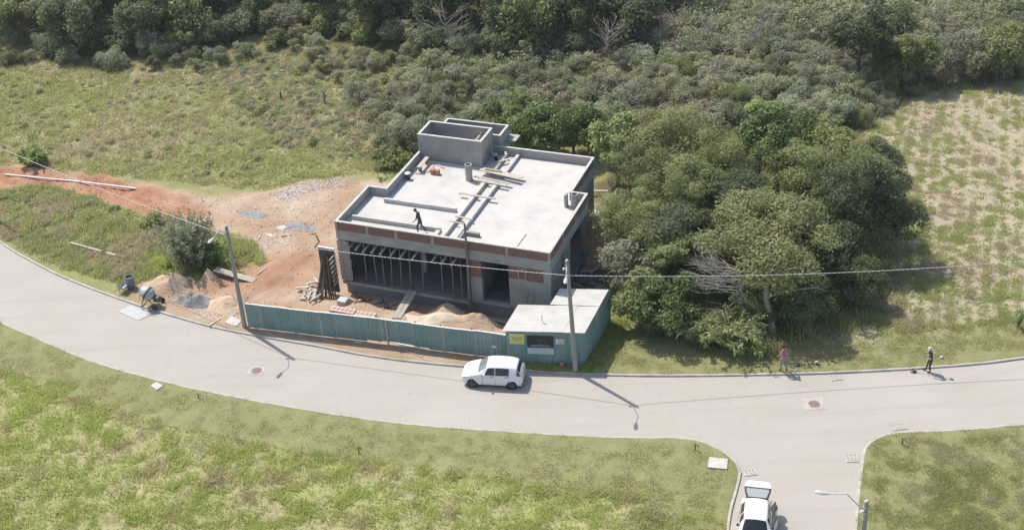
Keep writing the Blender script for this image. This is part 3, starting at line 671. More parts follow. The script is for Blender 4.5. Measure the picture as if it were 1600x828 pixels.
roof_quad(fr0, lerp(fr0, fr1, .47), lerp(t5, t_r, .47), t5, SH+.015, SH+.10)
roof_quad(lerp(fr0, fr1, .465), lerp(fr0, fr1, .735), lerp(t5, t_r, .735), lerp(t5, t_r, .465), SH+.03, SH+.115)
roof_quad(lerp(fr0, fr1, .73), fr1, t_r, lerp(t5, t_r, .73), SH+.015, SH+.10)
m2 = lerp(rp[4], t_r, .55); m3 = lerp(rp[3], rp[2], .55)
roof_quad(lerp(rp[4], t_r, .0), m2, m3, rp[3], SH+.105, SH+.165); roof_quad(lerp(rp[4], t_r, .54), t_r, rp[2], lerp(rp[3], rp[2], .54), SH+.12, SH+.18)
pp = lerp(lerp(fr0, fr1, .42), lerp(t5, t_r, .42), .35)
MB().tube([(pp.x-lo.x, pp.y-lo.y, SH+.08), (pp.x-lo.x, pp.y-lo.y, SH+.55)], .035, 8).build('vent_pipe', M['white'], shd)
# sign boards on the shed front
fd = frontv.normalized(); fn = Vector((fd.y, -fd.x, 0))
def on_wall(px, py, off=.06):
    d = CR.T @ np.array([(px-800)/F, (py-414)/F, 1.]); d = Vector(d); o = Vector((0, 0, CH)); q = c_fl+fn*off
    t = (q-o).dot(fn)/d.dot(fn); return o+d*t
def flat(name, col, rough=.6):
    return surf(name, col, tuple(x*.93 for x in col), 4, rough, .02, .001)
M['s_yellow'] = flat('sign_yellow', (.62, .58, .16)); M['s_pale'] = flat('sign_pale', (.62, .62, .58)); M['s_black'] = flat('sign_black', (.022, .022, .026)); M['s_white'] = flat('sign_white', (.62, .66, .70))
M['s_grey'] = flat('sign_grey', (.42, .42, .42)); M['s_dark'] = flat('sign_dark_ink', (.10, .085, .03)); M['s_blue'] = flat('sign_bluewhite', (.50, .57, .64))
def sign(name, tl, br, mat, lab):
    a = on_wall(*tl); b = on_wall(*br); s0 = (a-c_fl).dot(fd); s1 = (b-c_fl).dot(fd); z1, z0 = a.z, b.z
    e = empty(name, c_fl+fd*((s0+s1)/2)+fn*.045+Vector((0, 0, (z0+z1)/2)), math.atan2(fd.y, fd.x)); tag(e, lab, 'sign')
    w_, h_ = s1-s0, z1-z0
    MB().box(-w_/2, w_/2, -.01, .0, -h_/2, h_/2).build('board', M[mat], e); return e, w_, h_
def text(s, parent, x, z, size, mat, width=None, y=-.013):
    cu = bpy.data.curves.new('lettering', 'FONT'); cu.body = s; cu.size = size; cu.align_x = 'CENTER'; cu.align_y = 'CENTER'; cu.extrude = .0015
    to = bpy.data.objects.new('lettering', cu); COL.objects.link(to); bpy.context.view_layer.update()
    me = bpy.data.meshes.new_from_object(to.evaluated_get(bpy.context.evaluated_depsgraph_get())); bpy.data.objects.remove(to)
    if width:
        co = np.empty(len(me.vertices)*3, np.float32); me.vertices.foreach_get('co', co); co = co.reshape(-1, 3)
        co[:, 0] *= width/max(1e-3, np.ptp(co[:, 0])); me.vertices.foreach_set('co', co.ravel())
    o = link_mesh('lettering', me, M[mat], parent); o.location = (x, y, z); o.rotation_euler = (PI/2, 0, 0); return o
e, w_, h_ = sign('yellow_sign', (795.5, 521), (819.5, 537.5), 's_pale', 'yellow sign board with dark lettering at the left of the shed front')
MB().box(-w_/2+.03, w_/2-.03, -.014, -.0105, -h_/2+.03, h_/2-.03).build('panel', M['s_yellow'], e)
text('Metalli', e, 0, .06, .24, 's_dark', w_*.6, -.016); MB().box(-w_*.25, w_*.25, -.0175, -.0142, -.14, -.115).build('text_line', M['s_dark'], e)
e, w_, h_ = sign('company_banner', (823, 524.5), (865.5, 553.5), 's_black', 'large black and white company banner on the shed front')
MB().box(-w_/2, w_/2, -.014, -.0105, -h_/2, -h_/2+.40).build('white_panel', M['s_blue'], e)
MB().box(-w_/2, w_/2, -.0145, -.0142, -h_/2+.42, -h_/2+.48).build('grey_line', M['s_grey'], e)
lg = MB()
for cx_ in (-.12, .12):
    n_ = 8; pts = [(cx_+.19*math.cos(2*PI*k/n_+PI/8), -.015, .22+.17*math.sin(2*PI*k/n_+PI/8)) for k in range(n_)]
    for k in range(n_): lg.bar(pts[k], pts[(k+1) % n_], .004, .022, (0, 1, 0))
for x in (-.05, .05): lg.bar((x, -.015, .12), (x, -.015, .32), .004, .02, (0, 1, 0))
lg.build('emblem', M['s_grey'], e)
text('ARQUITETURA', e, 0, -.06, .15, 's_white', w_*.74, -.015)
for k in range(3): MB().box(-w_/2+.1, w_/2-.15-.3*(k % 2), -.0165, -.0142, -h_/2+.28-.09*k, -h_/2+.30-.09*k).build('text_line', M['s_grey'], e)
e, w_, h_ = sign('plate', (868, 529), (882.5, 538.5), 's_grey', 'small grey plate to the right of the company banner')
MB().box(-w_/2+.02, -w_/2+.14, -.014, -.0105, -h_/2+.05, h_/2-.03).build('emblem', M['s_white'], e)
for k in range(3): MB().box(-w_/2+.18, w_/2-.04, -.014, -.0105, h_/2-.1-.1*k, h_/2-.07-.1*k).build('text_line', M['s_white'], e)
p = on_wall(784, 540.5)
fq = at_s(fp, fs_, TOT*.955)
tag(MB().box(-.14, .14, -.01, .0, -.09, .09).build('house_number_plate', M['white'], None), 'small white plate on the last hoarding sheet by the shed', 'plate')
bpy.data.objects['house_number_plate'].location = (fq.x-.02, fq.y-.055, 1.05); bpy.data.objects['house_number_plate'].rotation_euler = (0, 0, math.atan2(fd.y, fd.x)-.15)

# ------------------------------------------------------------------ utility poles, lamps, cable
def util_pole(base, top, lamp, lab, rtop=.10, rbot=.165):
    base, top = Vector(base), Vector(top); e = empty('utility_pole', base); tag(e, lab, 'utility pole', 'concrete street poles')
    d = top-base
    sh = MB().tube([(0, 0, -.3), d*.5, d], [rbot, (rbot+rtop)/2, rtop], 12).build('shaft', M['polec'], e, smooth=True)
    MB().lathe([(rtop*.8, 0), (rtop*1.05, .03), (rtop*.6, .1)], 12, Matrix.Translation(d)).build('cap', M['capc'], e, smooth=True)
    for z in (.30, .62, .98):
        q = d*((d.z-z)/d.z); MB().lathe([(rtop*1.05, -.03), (rtop*1.25, -.03), (rtop*1.25, .03), (rtop*1.05, .03)], 12, Matrix.Translation(q)).build('band', M['galv'], e)
    q = d*((d.z-.45)/d.z); MB().tube([q+Vector((-.09, -.06, 0)), q+Vector((-.2, -.12, 0))], .03, 8).lathe([(.05, -.07), (.07, -.03), (.04, 0), (.07, .03), (.05, .07)], 10, Matrix.Translation(q+Vector((-.22, -.13, 0)))).build('insulator', M['white'], e)
    if lamp is not None:
        l = Vector(lamp)-base; q = d*((d.z-.75)/d.z); h = (l-q); hn = Vector((h.x, h.y, 0))
        mid = q+hn*.45+Vector((0, 0, .50+max(0, h.z)*.6)); end = l-hn.normalized()*.30
        arm = MB().tube([q, q+hn*.18+Vector((0, 0, .25+max(0, h.z)*.25)), mid, end], .024, 8).build('lamp_arm', M['galv'], e, smooth=True)
        hd_ = hn.normalized(); rz = math.atan2(hd_.y, hd_.x)
        Mx = Matrix.Translation(l) @ Matrix.Rotation(rz, 4, 'Z')
        mb = MB(); st = [(-.34, .05, .04), (-.22, .08, .06), (0, .13, .08), (.2, .12, .07), (.32, .06, .03)]; vs = []
        for x, wy, hz_ in st:
            for k in range(10):
                t = 2*PI*k/10; vs.append(Mx @ Vector((x, wy*math.cos(t), hz_*max(-.5, math.sin(t)))))
        fs = [(i*10+k, i*10+(k+1) % 10, i*10+10+(k+1) % 10, i*10+10+k) for i in range(4) for k in range(10)]+[tuple(range(10))[::-1], tuple(range(40, 50))]
        lh = mb.add(vs, fs).build('lamp_head', M['galv'], e, smooth=True)
    return e
util_pole(on(G(383, 513)), on(G(383, 513), 0)+Vector((.05, 0, 7.75)), (-18.41, 68.71, 7.75), 'concrete utility pole with street lamp at the left end of the hoarding')
pr = G(900, 583); pr.y += .12
util_pole(on(pr), (pr.x-.32, pr.y+.15, 7.95), (3.0, 61.75, 7.8), 'concrete utility pole with street lamp in front of the green shed')
util_pole((15.25, 42.6, .1), (15.1, 42.5, 7.65), (13.25, 43.15, 7.75), 'dark-topped utility pole with curved lamp arm at the lower right corner', .1, .17)
util_pole((-40.6, 88.3, .1), (-40.6, 88.3, 7.8), None, 'utility pole beyond the left edge by the bend of the road')
util_pole((34.0, 63.3, .1), (34.0, 63.3, 7.8), None, 'utility pole beyond the right edge by the mown verge')
def catenary(a, b, sag, n=24):
    a, b = Vector(a), Vector(b); return [a+(b-a)*(i/n)-Vector((0, 0, sag*4*(i/n)*(1-i/n))) for i in range(n+1)]
def cable_mat():
    m, t, p = newmat('twisted_cable'); co = N(t, 'ShaderNodeTexCoord').outputs['Object']
    wv = N(t, 'ShaderNodeTexWave'); wv.inputs['Scale'].default_value = 1.1; wv.inputs['Distortion'].default_value = 1.5; t.links.new(co, wv.inputs[0])
    t.links.new(mixc(t, ramp(t, wv.outputs['Fac'], .45, .6), (.56, .56, .54), (.36, .355, .35)), p.inputs['Base Color']); p.inputs['Roughness'].default_value = .6; return m
M['cable'] = cable_mat()
PA, PB_, PC = (-17.7, 70.2, 7.15), (3.3, 63.35, 7.1), (34.0, 63.2, 6.5)
for a, b, sg, lab in (((-40.6, 88.2, 7.2), PA, .3, 'twisted overhead cable from the left edge to the first pole'), (PA, PB_, .22, 'twisted overhead cable strung across the front of the house'), (PB_, PC, .55, 'twisted overhead cable from the shed pole over the trees to the right')):
    tag(MB().tube(catenary(a, b, sg), .021, 6).build('overhead_cable', M['cable'], smooth=True), lab, 'cable')

# ------------------------------------------------------------------ ground clutter, site materials
def heap(name, px, py, rx, ry, h, mat, lab, cat, seed=0, rot=0., n=40, kind=None):
    p = G(px, py); c_ = on(p); V = []; Fc = []; rg = np.random.default_rng(seed); m_ = 16
    V.append((0, 0, h*1.02))
    for i in range(1, m_+1):
        r = i/m_
        for k in range(n):
            t = 2*PI*k/n; ed = 1+.18*math.sin(2*t+seed)+.10*math.sin(5*t+2*seed); z = h*(max(0, 1-r)**1.15*.8+.2*max(0, 1-r*r)**2)
            x, y = rx*r*ed*math.cos(t), ry*r*ed*math.sin(t)
            nzv = (fbm(np.array([x+seed]), np.array([y]), 2.2, 4, 70+seed)[0]-.5)
            z = z*(1+1.1*nzv)+h*.35*nzv*(1-r)*r+.012; z += .06*(fbm(np.array([x+seed]), np.array([y]), 6., 3, 80+seed)[0]-.5)*(1-r)
            xr, yr = x*math.cos(rot)-y*math.sin(rot), x*math.sin(rot)+y*math.cos(rot)
            V.append((xr, yr, gz1(p.x+xr, p.y+yr)-c_.z+(z if i < m_ else -.06)))
    for k in range(n): Fc.append((0, 1+k, 1+(k+1) % n))
    for i in range(m_-1):
        for k in range(n): a = 1+i*n; Fc.append((a+k, a+n+k, a+n+(k+1) % n, a+(k+1) % n))
    o = MB().add(V, Fc).build(name, M[mat], smooth=True); o.location = c_; tag(o, lab, cat, None, kind); return o
heap('sand_heap', 264, 451, 1.7, .9, .5, 'sand', 'brown sand heap dug into behind the concrete mixer', 'sand heap', 1, -.4)
heap('gravel_heap', 302, 474, 1.25, .85, .8, 'gravel', 'grey gravel heap on the verge left of the first pole', 'gravel heap', 2, -.3)
heap('earth_heap', 328, 440, .65, .5, .7, 'sand', 'small brown earth heap at the left end of the grey board', 'earth heap', 3)
heap('sand_heap', 348, 482, 1.3, .8, .18, 'sand', 'flat pale sand spill between the gravel heap and the pole', 'sand heap', 4)
heap('sand_heap', 700, 488, 1.6, .8, .6, 'sand', 'pointed tan sand heap behind the middle of the hoarding', 'sand heap', 5, -.2)
heap('sand_heap', 676, 502, 1.9, .6, .2, 'palesand', 'pale cream sand spread just behind the hoarding', 'sand heap', 6, -.2)
heap('sand_heap', 748, 505, 1.7, .6, .4, 'sand', 'tan sand heap left of the site shed', 'sand heap', 7, -.25)
# concrete mixer
mx = empty('concrete_mixer', on(G(238, 479)), -.35); tag(mx, 'small grey concrete mixer with dark motor standing on the verge', 'concrete mixer')
Md = Matrix.Translation((-.15, 0, .95)) @ Matrix.Rotation(math.radians(-62), 4, 'Y')
MB().lathe([(.14, -.5), (.33, -.42), (.47, -.18), (.47, .12), (.38, .3), (.24, .52), (.24, .56), (.21, .56), (.20, .3), (.1, .2)], 22, Md).build('drum', M['galv'], mx, smooth=True)
MB().lathe([(.475, -.06), (.51, -.06), (.51, .03), (.475, .03)], 28, Md).build('gear_ring', M['steel'], mx)
MB().tube([(-.55, -.45, .0), (-.2, -.35, .95)], .03, 6).tube([(-.55, .45, .0), (-.2, .35, .95)], .03, 6).tube([(.55, -.4, .15), (-.2, -.35, .95)], .03, 6).tube([(.55, .4, .15), (-.2, .35, .95)], .03, 6).tube([(-.55, -.45, .05), (-.55, .45, .05)], .03, 6).tube([(.55, -.45, .2), (.55, .45, .2)], .03, 6).build('frame', M['rust'], mx)
MB().box(.3, .75, -.2, .2, .45, .8).build('motor_box', M['steel'], mx, bevel=.03)
for y in (-.5, .5):
    wv_ = MB().lathe([(.05, -.05), (.2, -.05), (.22, 0), (.2, .05), (.05, .05)], 16, Matrix.Translation((.55, y, .22)) @ Matrix.Rotation(PI/2, 4, 'X')).build('wheel', M['black'], mx, smooth=True)
MB().tube([(-.15, -.62, .95), (-.15, -.5, .95)], .02, 6).tube([(-.15+.28*math.cos(t*.5), -.6, .95+.28*math.sin(t*.5)) for t in range(13)], .018, 6).build('tilt_wheel', M['steel'], mx)
dr_ = empty('barrel', on(G(206, 452))); tag(dr_, 'blue-grey steel barrel standing left of the concrete mixer', 'barrel')
M['bluesteel'] = surf('barrel_blue', (.17, .215, .25), (.13, .165, .195), 3, .55, .1, .004)
MB().lathe([(.285, 0), (.3, .02), (.3, .3), (.315, .32), (.3, .34), (.3, .6), (.315, .62), (.3, .64), (.3, .88), (.31, .9), (.27, .9), (.27, .78)], 22).build('shell', M['bluesteel'], dr_, smooth=True)
MB().lathe([(.0, .775), (.268, .778), (.268, .785), (0, .786)], 20).build('water', surf('dark_water', (.05, .055, .055), (.04, .045, .045), 2, .1, 0), dr_)
wb = empty('wheelbarrow', on(G(196, 457)), 1.2); tag(wb, 'small steel wheelbarrow tipped beside the blue barrel', 'wheelbarrow')
MB().add([(-.3, -.22, .3), (.3, -.17, .28), (.3, .17, .28), (-.3, .22, .3), (-.42, -.32, .55), (.45, -.26, .52), (.45, .26, .52), (-.42, .32, .55)], [(3, 2, 1, 0), (0, 1, 5, 4), (1, 2, 6, 5), (2, 3, 7, 6), (3, 0, 4, 7)]).build('tray', M['galv'], wb)
MB().tube([(.5, 0, .17), (-.3, -.2, .3), (-.85, -.27, .42)], .018, 6).tube([(.5, 0, .17), (-.3, .2, .3), (-.85, .27, .42)], .018, 6).tube([(-.25, -.2, .3), (-.3, -.22, 0)], .018, 6).tube([(-.25, .2, .3), (-.3, .22, 0)], .018, 6).build('frame', M['steel'], wb)
MB().lathe([(.03, -.04), (.16, -.04), (.17, 0), (.16, .04), (.03, .04)], 14, Matrix.Translation((.5, 0, .17)) @ Matrix.Rotation(PI/2, 4, 'X')).build('wheel', M['black'], wb, smooth=True)
def slab(name, pts, z0, z1, mat, lab, cat, grp=None, bevel=.008):
    P = [G(*q) for q in pts]; c_ = sum(P, Vector())/len(P); o = MB().prism([(p.x-c_.x, p.y-c_.y) for p in P], 0, z1-z0).build(name, M[mat], bevel=bevel); o.location = (c_.x, c_.y, z0)
    tag(o, lab, cat, grp); return o
slab('mixing_board', [(184.5, 487), (216.5, 501), (237, 491), (204, 477)], .005, .035, 'mboard' if 'mboard' in M else 'galv', 'grey mortar mixing sheet lying on the road edge', 'sheet')
slab('concrete_slab', [(352, 507), (370, 513), (378, 505), (362, 497)], .14, .2, 'slabc', 'pale concrete slab on the verge left of the first pole', 'slab')
slab('concrete_slab', [(1105.5, 734), (1136, 737), (1137, 721), (1108, 718)], .12, .22, 'slabc', 'pale concrete inspection slab in the lawn corner by the side road', 'slab')
slab('concrete_slab', [(236, 606), (246, 613), (256, 606), (245, 600)], .1, .2, 'slabc', 'small pale concrete block in the lawn below the road bend', 'slab')
slab('concrete_slab', [(405, 364), (425, 373), (452, 356), (437, 348)], .08, .16, 'slabc', 'pale cement spill slab on the dirt yard left of the house', 'slab')
heap('cement_spill', 470, 358, 1.2, .7, .12, 'gravel', 'flat grey cement spill on the dirt yard beside the slab', 'spill', 9, -.2)
heap('cement_spill', 395, 338, 1.4, .6, .1, 'gravel', 'faint grey gravel patch near the upper edge of the dirt yard', 'spill', 10, -.3)
def stick(name, a, b, wd, th, mat, lab, cat, grp=None, za=None, zb=None, lift=.03):
    A_, B_ = G(*a), G(*b); A_.z = gz1(A_.x, A_.y)+lift if za is None else za; B_.z = gz1(B_.x, B_.y)+lift if zb is None else zb
    return tag(MB().bar(A_, B_, wd, th).build(name, M[mat], bevel=.004), lab, cat, grp)
stick('plank', (112, 385), (182, 404), .2, .06, 'oldwood', 'long grey plank lying in the grass strip beside the road', 'plank', lift=.1)
stick('plank', (327, 511.5), (345, 501), .14, .05, 'palewood', 'short pale plank on the verge left of the first pole', 'plank', za=.14, zb=.2)
p0, p1 = G(338, 433), G(399, 446)
stick('board', (338, 431), (399, 445), .55, .05, 'oldwood', 'wide grey board bridging the hole behind the first pole', 'board', za=.55, zb=.35)
o = stick('pipe', (8, 275), (105, 285), .1, .1, 'white', 'long white pipe lying along the red track, left length', 'pipe', 'white pipes on the red track', lift=.08)
o = stick('pipe', (104, 284.5), (213, 298), .11, .11, 'white', 'long white pipe lying along the red track, right length', 'pipe', 'white pipes on the red track', lift=.07)
# manholes and drains in the road
def manhole(px, py, lab, s=.75, rz=0., sx=1.35):
    e = empty('manhole', (G(px, py).x, G(px, py).y, .004), rz); tag(e, lab, 'manhole')
    MB().box(-s*sx/1.35*.85, s*sx/1.35*.85, -s*.75, s*.75, 0, .008).build('surround', M['kerb'], e)
    MB().lathe([(0, .009), (.33, .009), (.34, .016), (.30, .018), (0, .018)], 24).build('cover', M['rustcover'], e, smooth=False)
    for k in range(-2, 3): MB().box(-.24, .24, k*.09-.012, k*.09+.012, .018, .023).build('rib', M['rust'], e)
M['rustcover'] = surf('rusty_iron', (.26, .20, .175), (.21, .16, .14), 6, .8, .2, .004)
manhole(401, 579, 'rusty round manhole cover in the road in front of the hoarding', .6, -.25)
manhole(1272, 631, 'rusty round manhole cover in a pale square at the road junction', .72, .03)
def drain(px, py, w_, d_, rz, lab, n=4):
    p = G(px, py); e = empty('drain_grate', (p.x, p.y, .004), rz); tag(e, lab, 'drain', 'concrete drain grates')
    MB().box(-w_/2, w_/2, -d_/2, d_/2, 0, .006).build('pit', M['plaster'], e)
    t = w_/(2*n+1)
    for k in range(n+1): MB().box(-w_/2+2*k*t, -w_/2+2*k*t+t, -d_/2, d_/2, .0065, .03).build('bar', M['kerb'], e)
    for y in (-d_/2-.04, d_/2): MB().box(-w_/2, w_/2, y, y+.04, .002, .032).build('edge', M['kerb'], e)
drain(1307, 590.5, .75, .4, .05, 'pale drain grate against the upper kerb near the man in red')
drain(1404, 667, .9, .45, .05, 'pale drain grate at the upper right corner of the side road', 5)
drain(1331, 716, .7, .6, -.1, 'pale drain grate against the right kerb of the side road', 3)
drain(1172, 738.5, .7, .4, .1, 'pale drain grate against the left kerb of the side road', 3)
def meter(px, py, lab, h=.45):
    e = empty('water_meter', on(G(px, py))); tag(e, lab, 'water meter', 'water stand-pipes in the lawns')
    MB().tube([(0, 0, -.05), (0, 0, h)], .03, 7).build('riser', M['black'], e); MB().tube([(0, 0, h*.9), (.12, -.05, h*.95), (.17, -.07, h*.6)], .025, 6).build('elbow', M['steel'], e)
meter(1409, 697, 'small dark stand-pipe in the lower right lawn'); meter(1086, 706, 'small dark stand-pipe near the rounded lawn corner'); meter(562, 712, 'small dark stake in the lawn under the road', .5); meter(311, 624, 'small stand-pipe in the lawn below the road bend', .3)
# posts in the meadow
for px, py, h, lab in [(508, 166, 1.3, 'weathered fence post alone in the meadow'), (716, 178, 2.0, 'dark post standing in the scrub behind the tank room'), (765, 192, 1.8, 'thin rusty post rising behind the stair tower'), (440, 160, .8, 'short grey fence post in the meadow, left of the dark one')]:
    p = on(G(px, py)); e = MB().tube([(p.x, p.y, p.z-.2), (p.x+.04, p.y, p.z+h)], [.09, .07], 7).build('fence_post', M['darkwood' if 'dark' in lab else 'prop'], smooth=True); tag(e, lab, 'post')
# ramp planks, tiles, timber stacks
for k, du in enumerate((-.17, .17)):
    a = HB(5.25+du, -2.75); b = HB(5.25+du, -.02); a.z = gz1(a.x, a.y)+.05; b.z = ZF+.06
    tag(MB().bar(a, b, .3, .05).build('ramp_plank', M['oldwood'], bevel=.005), 'grey ramp plank up to the house floor, '+('left' if k == 0 else 'right')+' of the pair', 'plank', 'ramp planks')
M['pinktile'] = surf('pinkish_tile', (.55, .40, .33), (.48, .34, .275), 5, .85, .2, .004)
for k, (px, py) in enumerate(((537, 491), (568, 496))):
    p = on(G(px, py)); e = empty('tile_stack', p, YAW+.05*k); tag(e, 'low stack of pink clay blocks behind the hoarding, '+('left' if k == 0 else 'right')+' one', 'clay blocks', 'pink clay block stacks')
    for i in range(6):
        for j in range(2): MB().box(-.9+.3*i, -.62+.3*i, -.3+.3*j, -.02+.3*j, 0, .10+.015*((i*3+j) % 3)).build('clay_block', M['pinktile'], e, bevel=.01)
tag(MB().box(-.33, .33, -.3, .3, 0, .5).build('concrete_block', M['capc'], bevel=.03), 'pale concrete block at the foot of the leaning poles', 'block'); bpy.data.objects['concrete_block'].location = on(G(537, 478)); bpy.data.objects['concrete_block'].rotation_euler = (0, 0, YAW)
bp = HB(-.75, -.95); bz = gz1(bp.x, bp.y)
for k in range(16):
    a = bp+Vector((-.75+.085*k+RND.uniform(-.05, .05), -.55+RND.uniform(-.15, .3), 0)); a.z = gz1(a.x, a.y); L_ = RND.uniform(2.3, 3.1)
    b = bp+Vector((-.15+.035*k, .42+RND.uniform(-.1, .1), 0)); b.z = bz+L_
    m_ = (a+b)/2+Vector((RND.uniform(-.05, .05), RND.uniform(-.05, .05), 0))
    o = MB().tube([a, m_, b], [.05, .045, .035], 7).build('leaning_pole', M['darkwood'], smooth=True)
    tag(o, 'dark round timber pole in the upright bundle at the left front house corner', 'pole', 'bundle of leaning timber poles')
    if k % 3 == 0: o.data.materials[0] = M['prop']
for k in range(7):
    z = .9+k*.33; a = HB(-.12, -.32, z); b = HB(-.1-.02*k, -1.0, z-.12)
    o = MB().tube([b, a], [.045, .05], 8).build('cleat', M['palewood'], smooth=True); tag(o, f'pale log end sticking out beside the formwork column, number {["one","two","three","four","five","six","seven"][k]} from the bottom', 'log', 'log ends beside the column')
a = HB(-1.35, -.35, 0)
o = MB().box(0, 1.2, 0, .05, .02, 3.45).build('upright_sheet', M['steel']); o.location = (a.x, a.y, bz); o.rotation_euler = (0, 0, YAW); tag(o, 'dark upright panel standing behind the leaning poles', 'panel')
o = MB().box(-.03, 1.23, -.04, .09, 0, .07).build('white_batten', M['white']); o.location = (a.x, a.y, bz+3.452); o.rotation_euler = (0, 0, YAW); tag(o, 'white batten along the top of the dark panel', 'batten')
o = MB().tube([(a.x-.2, a.y-.1, bz+3.5), (a.x+.15, a.y+.0, bz+3.9), (a.x+.0, a.y-.1, bz+4.5)], .05, 7).build('dark_stick', M['rust'], smooth=True); o.location.z = -.02; tag(o, 'crooked brown stick poking up above the dark panel', 'stick')
for k in range(34):
    p = G(489+RND.gauss(0, 8), 462+RND.gauss(0, 11)); t = RND.uniform(0, PI); L_ = RND.uniform(.35, 1.0); z = gz1(p.x, p.y)+.05+.35*max(0, 1-(abs(k-17)/17))*RND.random(); d = Vector((math.cos(t), math.sin(t), RND.uniform(-.25, .25)))
    tag(MB().bar(p+d*-L_/2+Vector((0, 0, z+.1)), p+d*L_/2+Vector((0, 0, z+.1)), RND.uniform(.07, .16), RND.uniform(.03, .06)).build('scrap_wood', M[RND.choice(['palewood', 'capc', 'oldwood'])]), 'pale offcut in the scrap wood pile left of the leaning poles', 'scrap wood', 'scrap wood pile')
# debris under the front edge of the floor and at the right of the house
for k in range(22):
    u = RND.uniform(1.2, 5.0); v = RND.uniform(-1.5, -.35); p = HB(u, v); t = RND.uniform(0, PI); L_ = RND.uniform(.3, 1.2); d = Vector((math.cos(t), math.sin(t), RND.uniform(-.1, .1)))*L_/2; p.z = gz1(p.x, p.y)+.07
    tag(MB().bar(p-d, p+d, .1, .04).build('debris_board', M[RND.choice(['darkwood', 'wood', 'oldwood'])]), 'dark offcut in the shaded rubble before the left front opening', 'scrap wood', 'front rubble boards')
for k, (u, v, u2, v2) in enumerate([(9.8, -.55, 13.2, -.75), (6.9, -.5, 9.2, -.62)]):
    a, b = HB(u, v), HB(u2, v2); a.z = gz1(a.x, a.y)+.12; b.z = gz1(b.x, b.y)+.12; tag(MB().bar(a, b, .18, .06).build('plank', M['oldwood'], bevel=.004), 'grey plank lying at the foot of the front wall, '+('right of the doorway' if k == 0 else 'under the mast'), 'plank')
lad = empty('ladder', HB(13.6, -1.1, 0)+Vector((0, 0, -.25)), YAW); tag(lad, 'thin grey ladder leaning on the front wall behind the shed roof', 'ladder')
for x in (0, .42): MB().bar((x, -.3, 0), (x, .95, 2.5), .05, .06).build('rail', M['prop'], lad)
for k in range(7): MB().bar((0, -.3+.17*k+.1, .2+.34*k), (.42, -.3+.17*k+.1, .2+.34*k), .04, .04).build('rung', M['prop'], lad)
for k in range(46):
    u = RND.uniform(15.5, 17.2); v = RND.uniform(.5, 6.5); p = HB(u, v); t = RND.uniform(0, PI); L_ = RND.uniform(.4, 1.8); d = Vector((math.cos(t), math.sin(t), RND.uniform(-.4, .4)))*L_/2; p.z = -.1+RND.random()*1.2
    tag(MB().bar(p-d, p+d, RND.uniform(.08, .2), .05).build('scrap_wood', M[RND.choice(['darkwood', 'wood', 'oldwood', 'prop', 'palewood'])]), 'board in the jumbled timber heap against the right side of the house', 'scrap wood', 'right side timber heap')
heap('rubble_heap', 918, 430, 1.3, 2.6, 1.0, 'wallblue', 'dark rubble heap under the timber at the right side of the house', 'rubble', 14)
M['tarp'] = surf('tarp', (.50, .60, .62), (.40, .50, .52), 2.5, .5, .4, .05)
heap('tarpaulin', 931, 334, .9, .8, .25, 'tarp', 'crumpled pale blue tarpaulin beside the right side of the house', 'tarpaulin', 15)
stick('plank', (923, 307), (950, 307.5), .18, .06, 'palewood', 'pale plank between the house and the grove', 'plank', za=.5, zb=.5)
for k in range(9):
    p = G(RND.uniform(395, 515), RND.uniform(318, 440)); tt = RND.uniform(0, PI); L_ = RND.uniform(.4, 1.1); d = Vector((math.cos(tt), math.sin(tt), 0))*L_/2; p.z = gz1(p.x, p.y)+.04
    tag(MB().bar(p-d, p+d, .1, .04).build('yard_board', M[RND.choice(['oldwood', 'wood', 'palewood'])]), 'small board lying on the open dirt yard left of the house', 'scrap wood', 'boards on the dirt yard')
# litter by the shed and kerb
o = MB().box(-.11, .11, -.07, .07, 0, .3).build('brick', M['tile'], bevel=.01); o.name = 'loose_brick'; o.location = on(G(878, 575)); tag(o, 'single orange brick standing at the foot of the shed', 'brick')
o = MB().lathe([(.11, 0), (.14, .2), (.12, .38), (.05, .48), (.04, .55)], 10).build('white_sack', M['white'], smooth=True); o.location = on(G(804, 573)); tag(o, 'small white sack behind the roof of the parked hatchback', 'sack')
for k, (a, b, m_) in enumerate([((502, 537), (528, 538.5), 'oldwood'), ((622, 541), (672, 551), 'white'), ((632, 551), (660, 561), 'oldwood'), ((660, 563), (682, 567), 'palewood'), ((555, 538), (567, 539), 'white')]):
    stick('scrap_strip', a, b, .07, .04, m_, ['thin grey strip', 'white strip under the raised hoarding sheets', 'brown batten', 'pale batten near the kerb', 'short white strip'][k]+' lying at the foot of the hoarding', 'scrap wood', None, lift=.05)
def stones(name, poly, n, smin, smax, mat, lab):
    P = np.array(poly); c = NR.uniform(P.min(0), P.max(0), (n*4, 2)); _, ins = pdist(c[:, 0], c[:, 1], poly); c = c[ins][:n]; z = gzf(c[:, 0], c[:, 1]); mb = MB()
    for (x, y), zz in zip(c, z):
        s = RND.uniform(smin, smax); t = RND.uniform(0, PI); vs = []
        for dx, dy, dz in ((1, 0, 0), (0, 1, 0), (-1, 0, 0), (0, -1, 0), (0, 0, 1), (0, 0, -.6)):
            k = s*RND.uniform(.6, 1.2); vs.append((x+(dx*math.cos(t)-dy*math.sin(t))*k, y+(dx*math.sin(t)+dy*math.cos(t))*k, zz+dz*k*.7+.01))
        mb.add(vs, [(0, 1, 4), (1, 2, 4), (2, 3, 4), (3, 0, 4), (1, 0, 5), (2, 1, 5), (3, 2, 5), (0, 3, 5)])
    tag(mb.build(name, M[mat]), lab, None, None, 'stuff')
stones('clods', P_TRACK, 2600, .02, .10, 'sand', 'loose earth clods scattered on the dirt yard')
stones('red_clods', P_RED, 700, .015, .06, 'redclod' if 'redclod' in M else 'rustearth', 'red earth clods along the edges of the track') if 'rustearth' in M else None
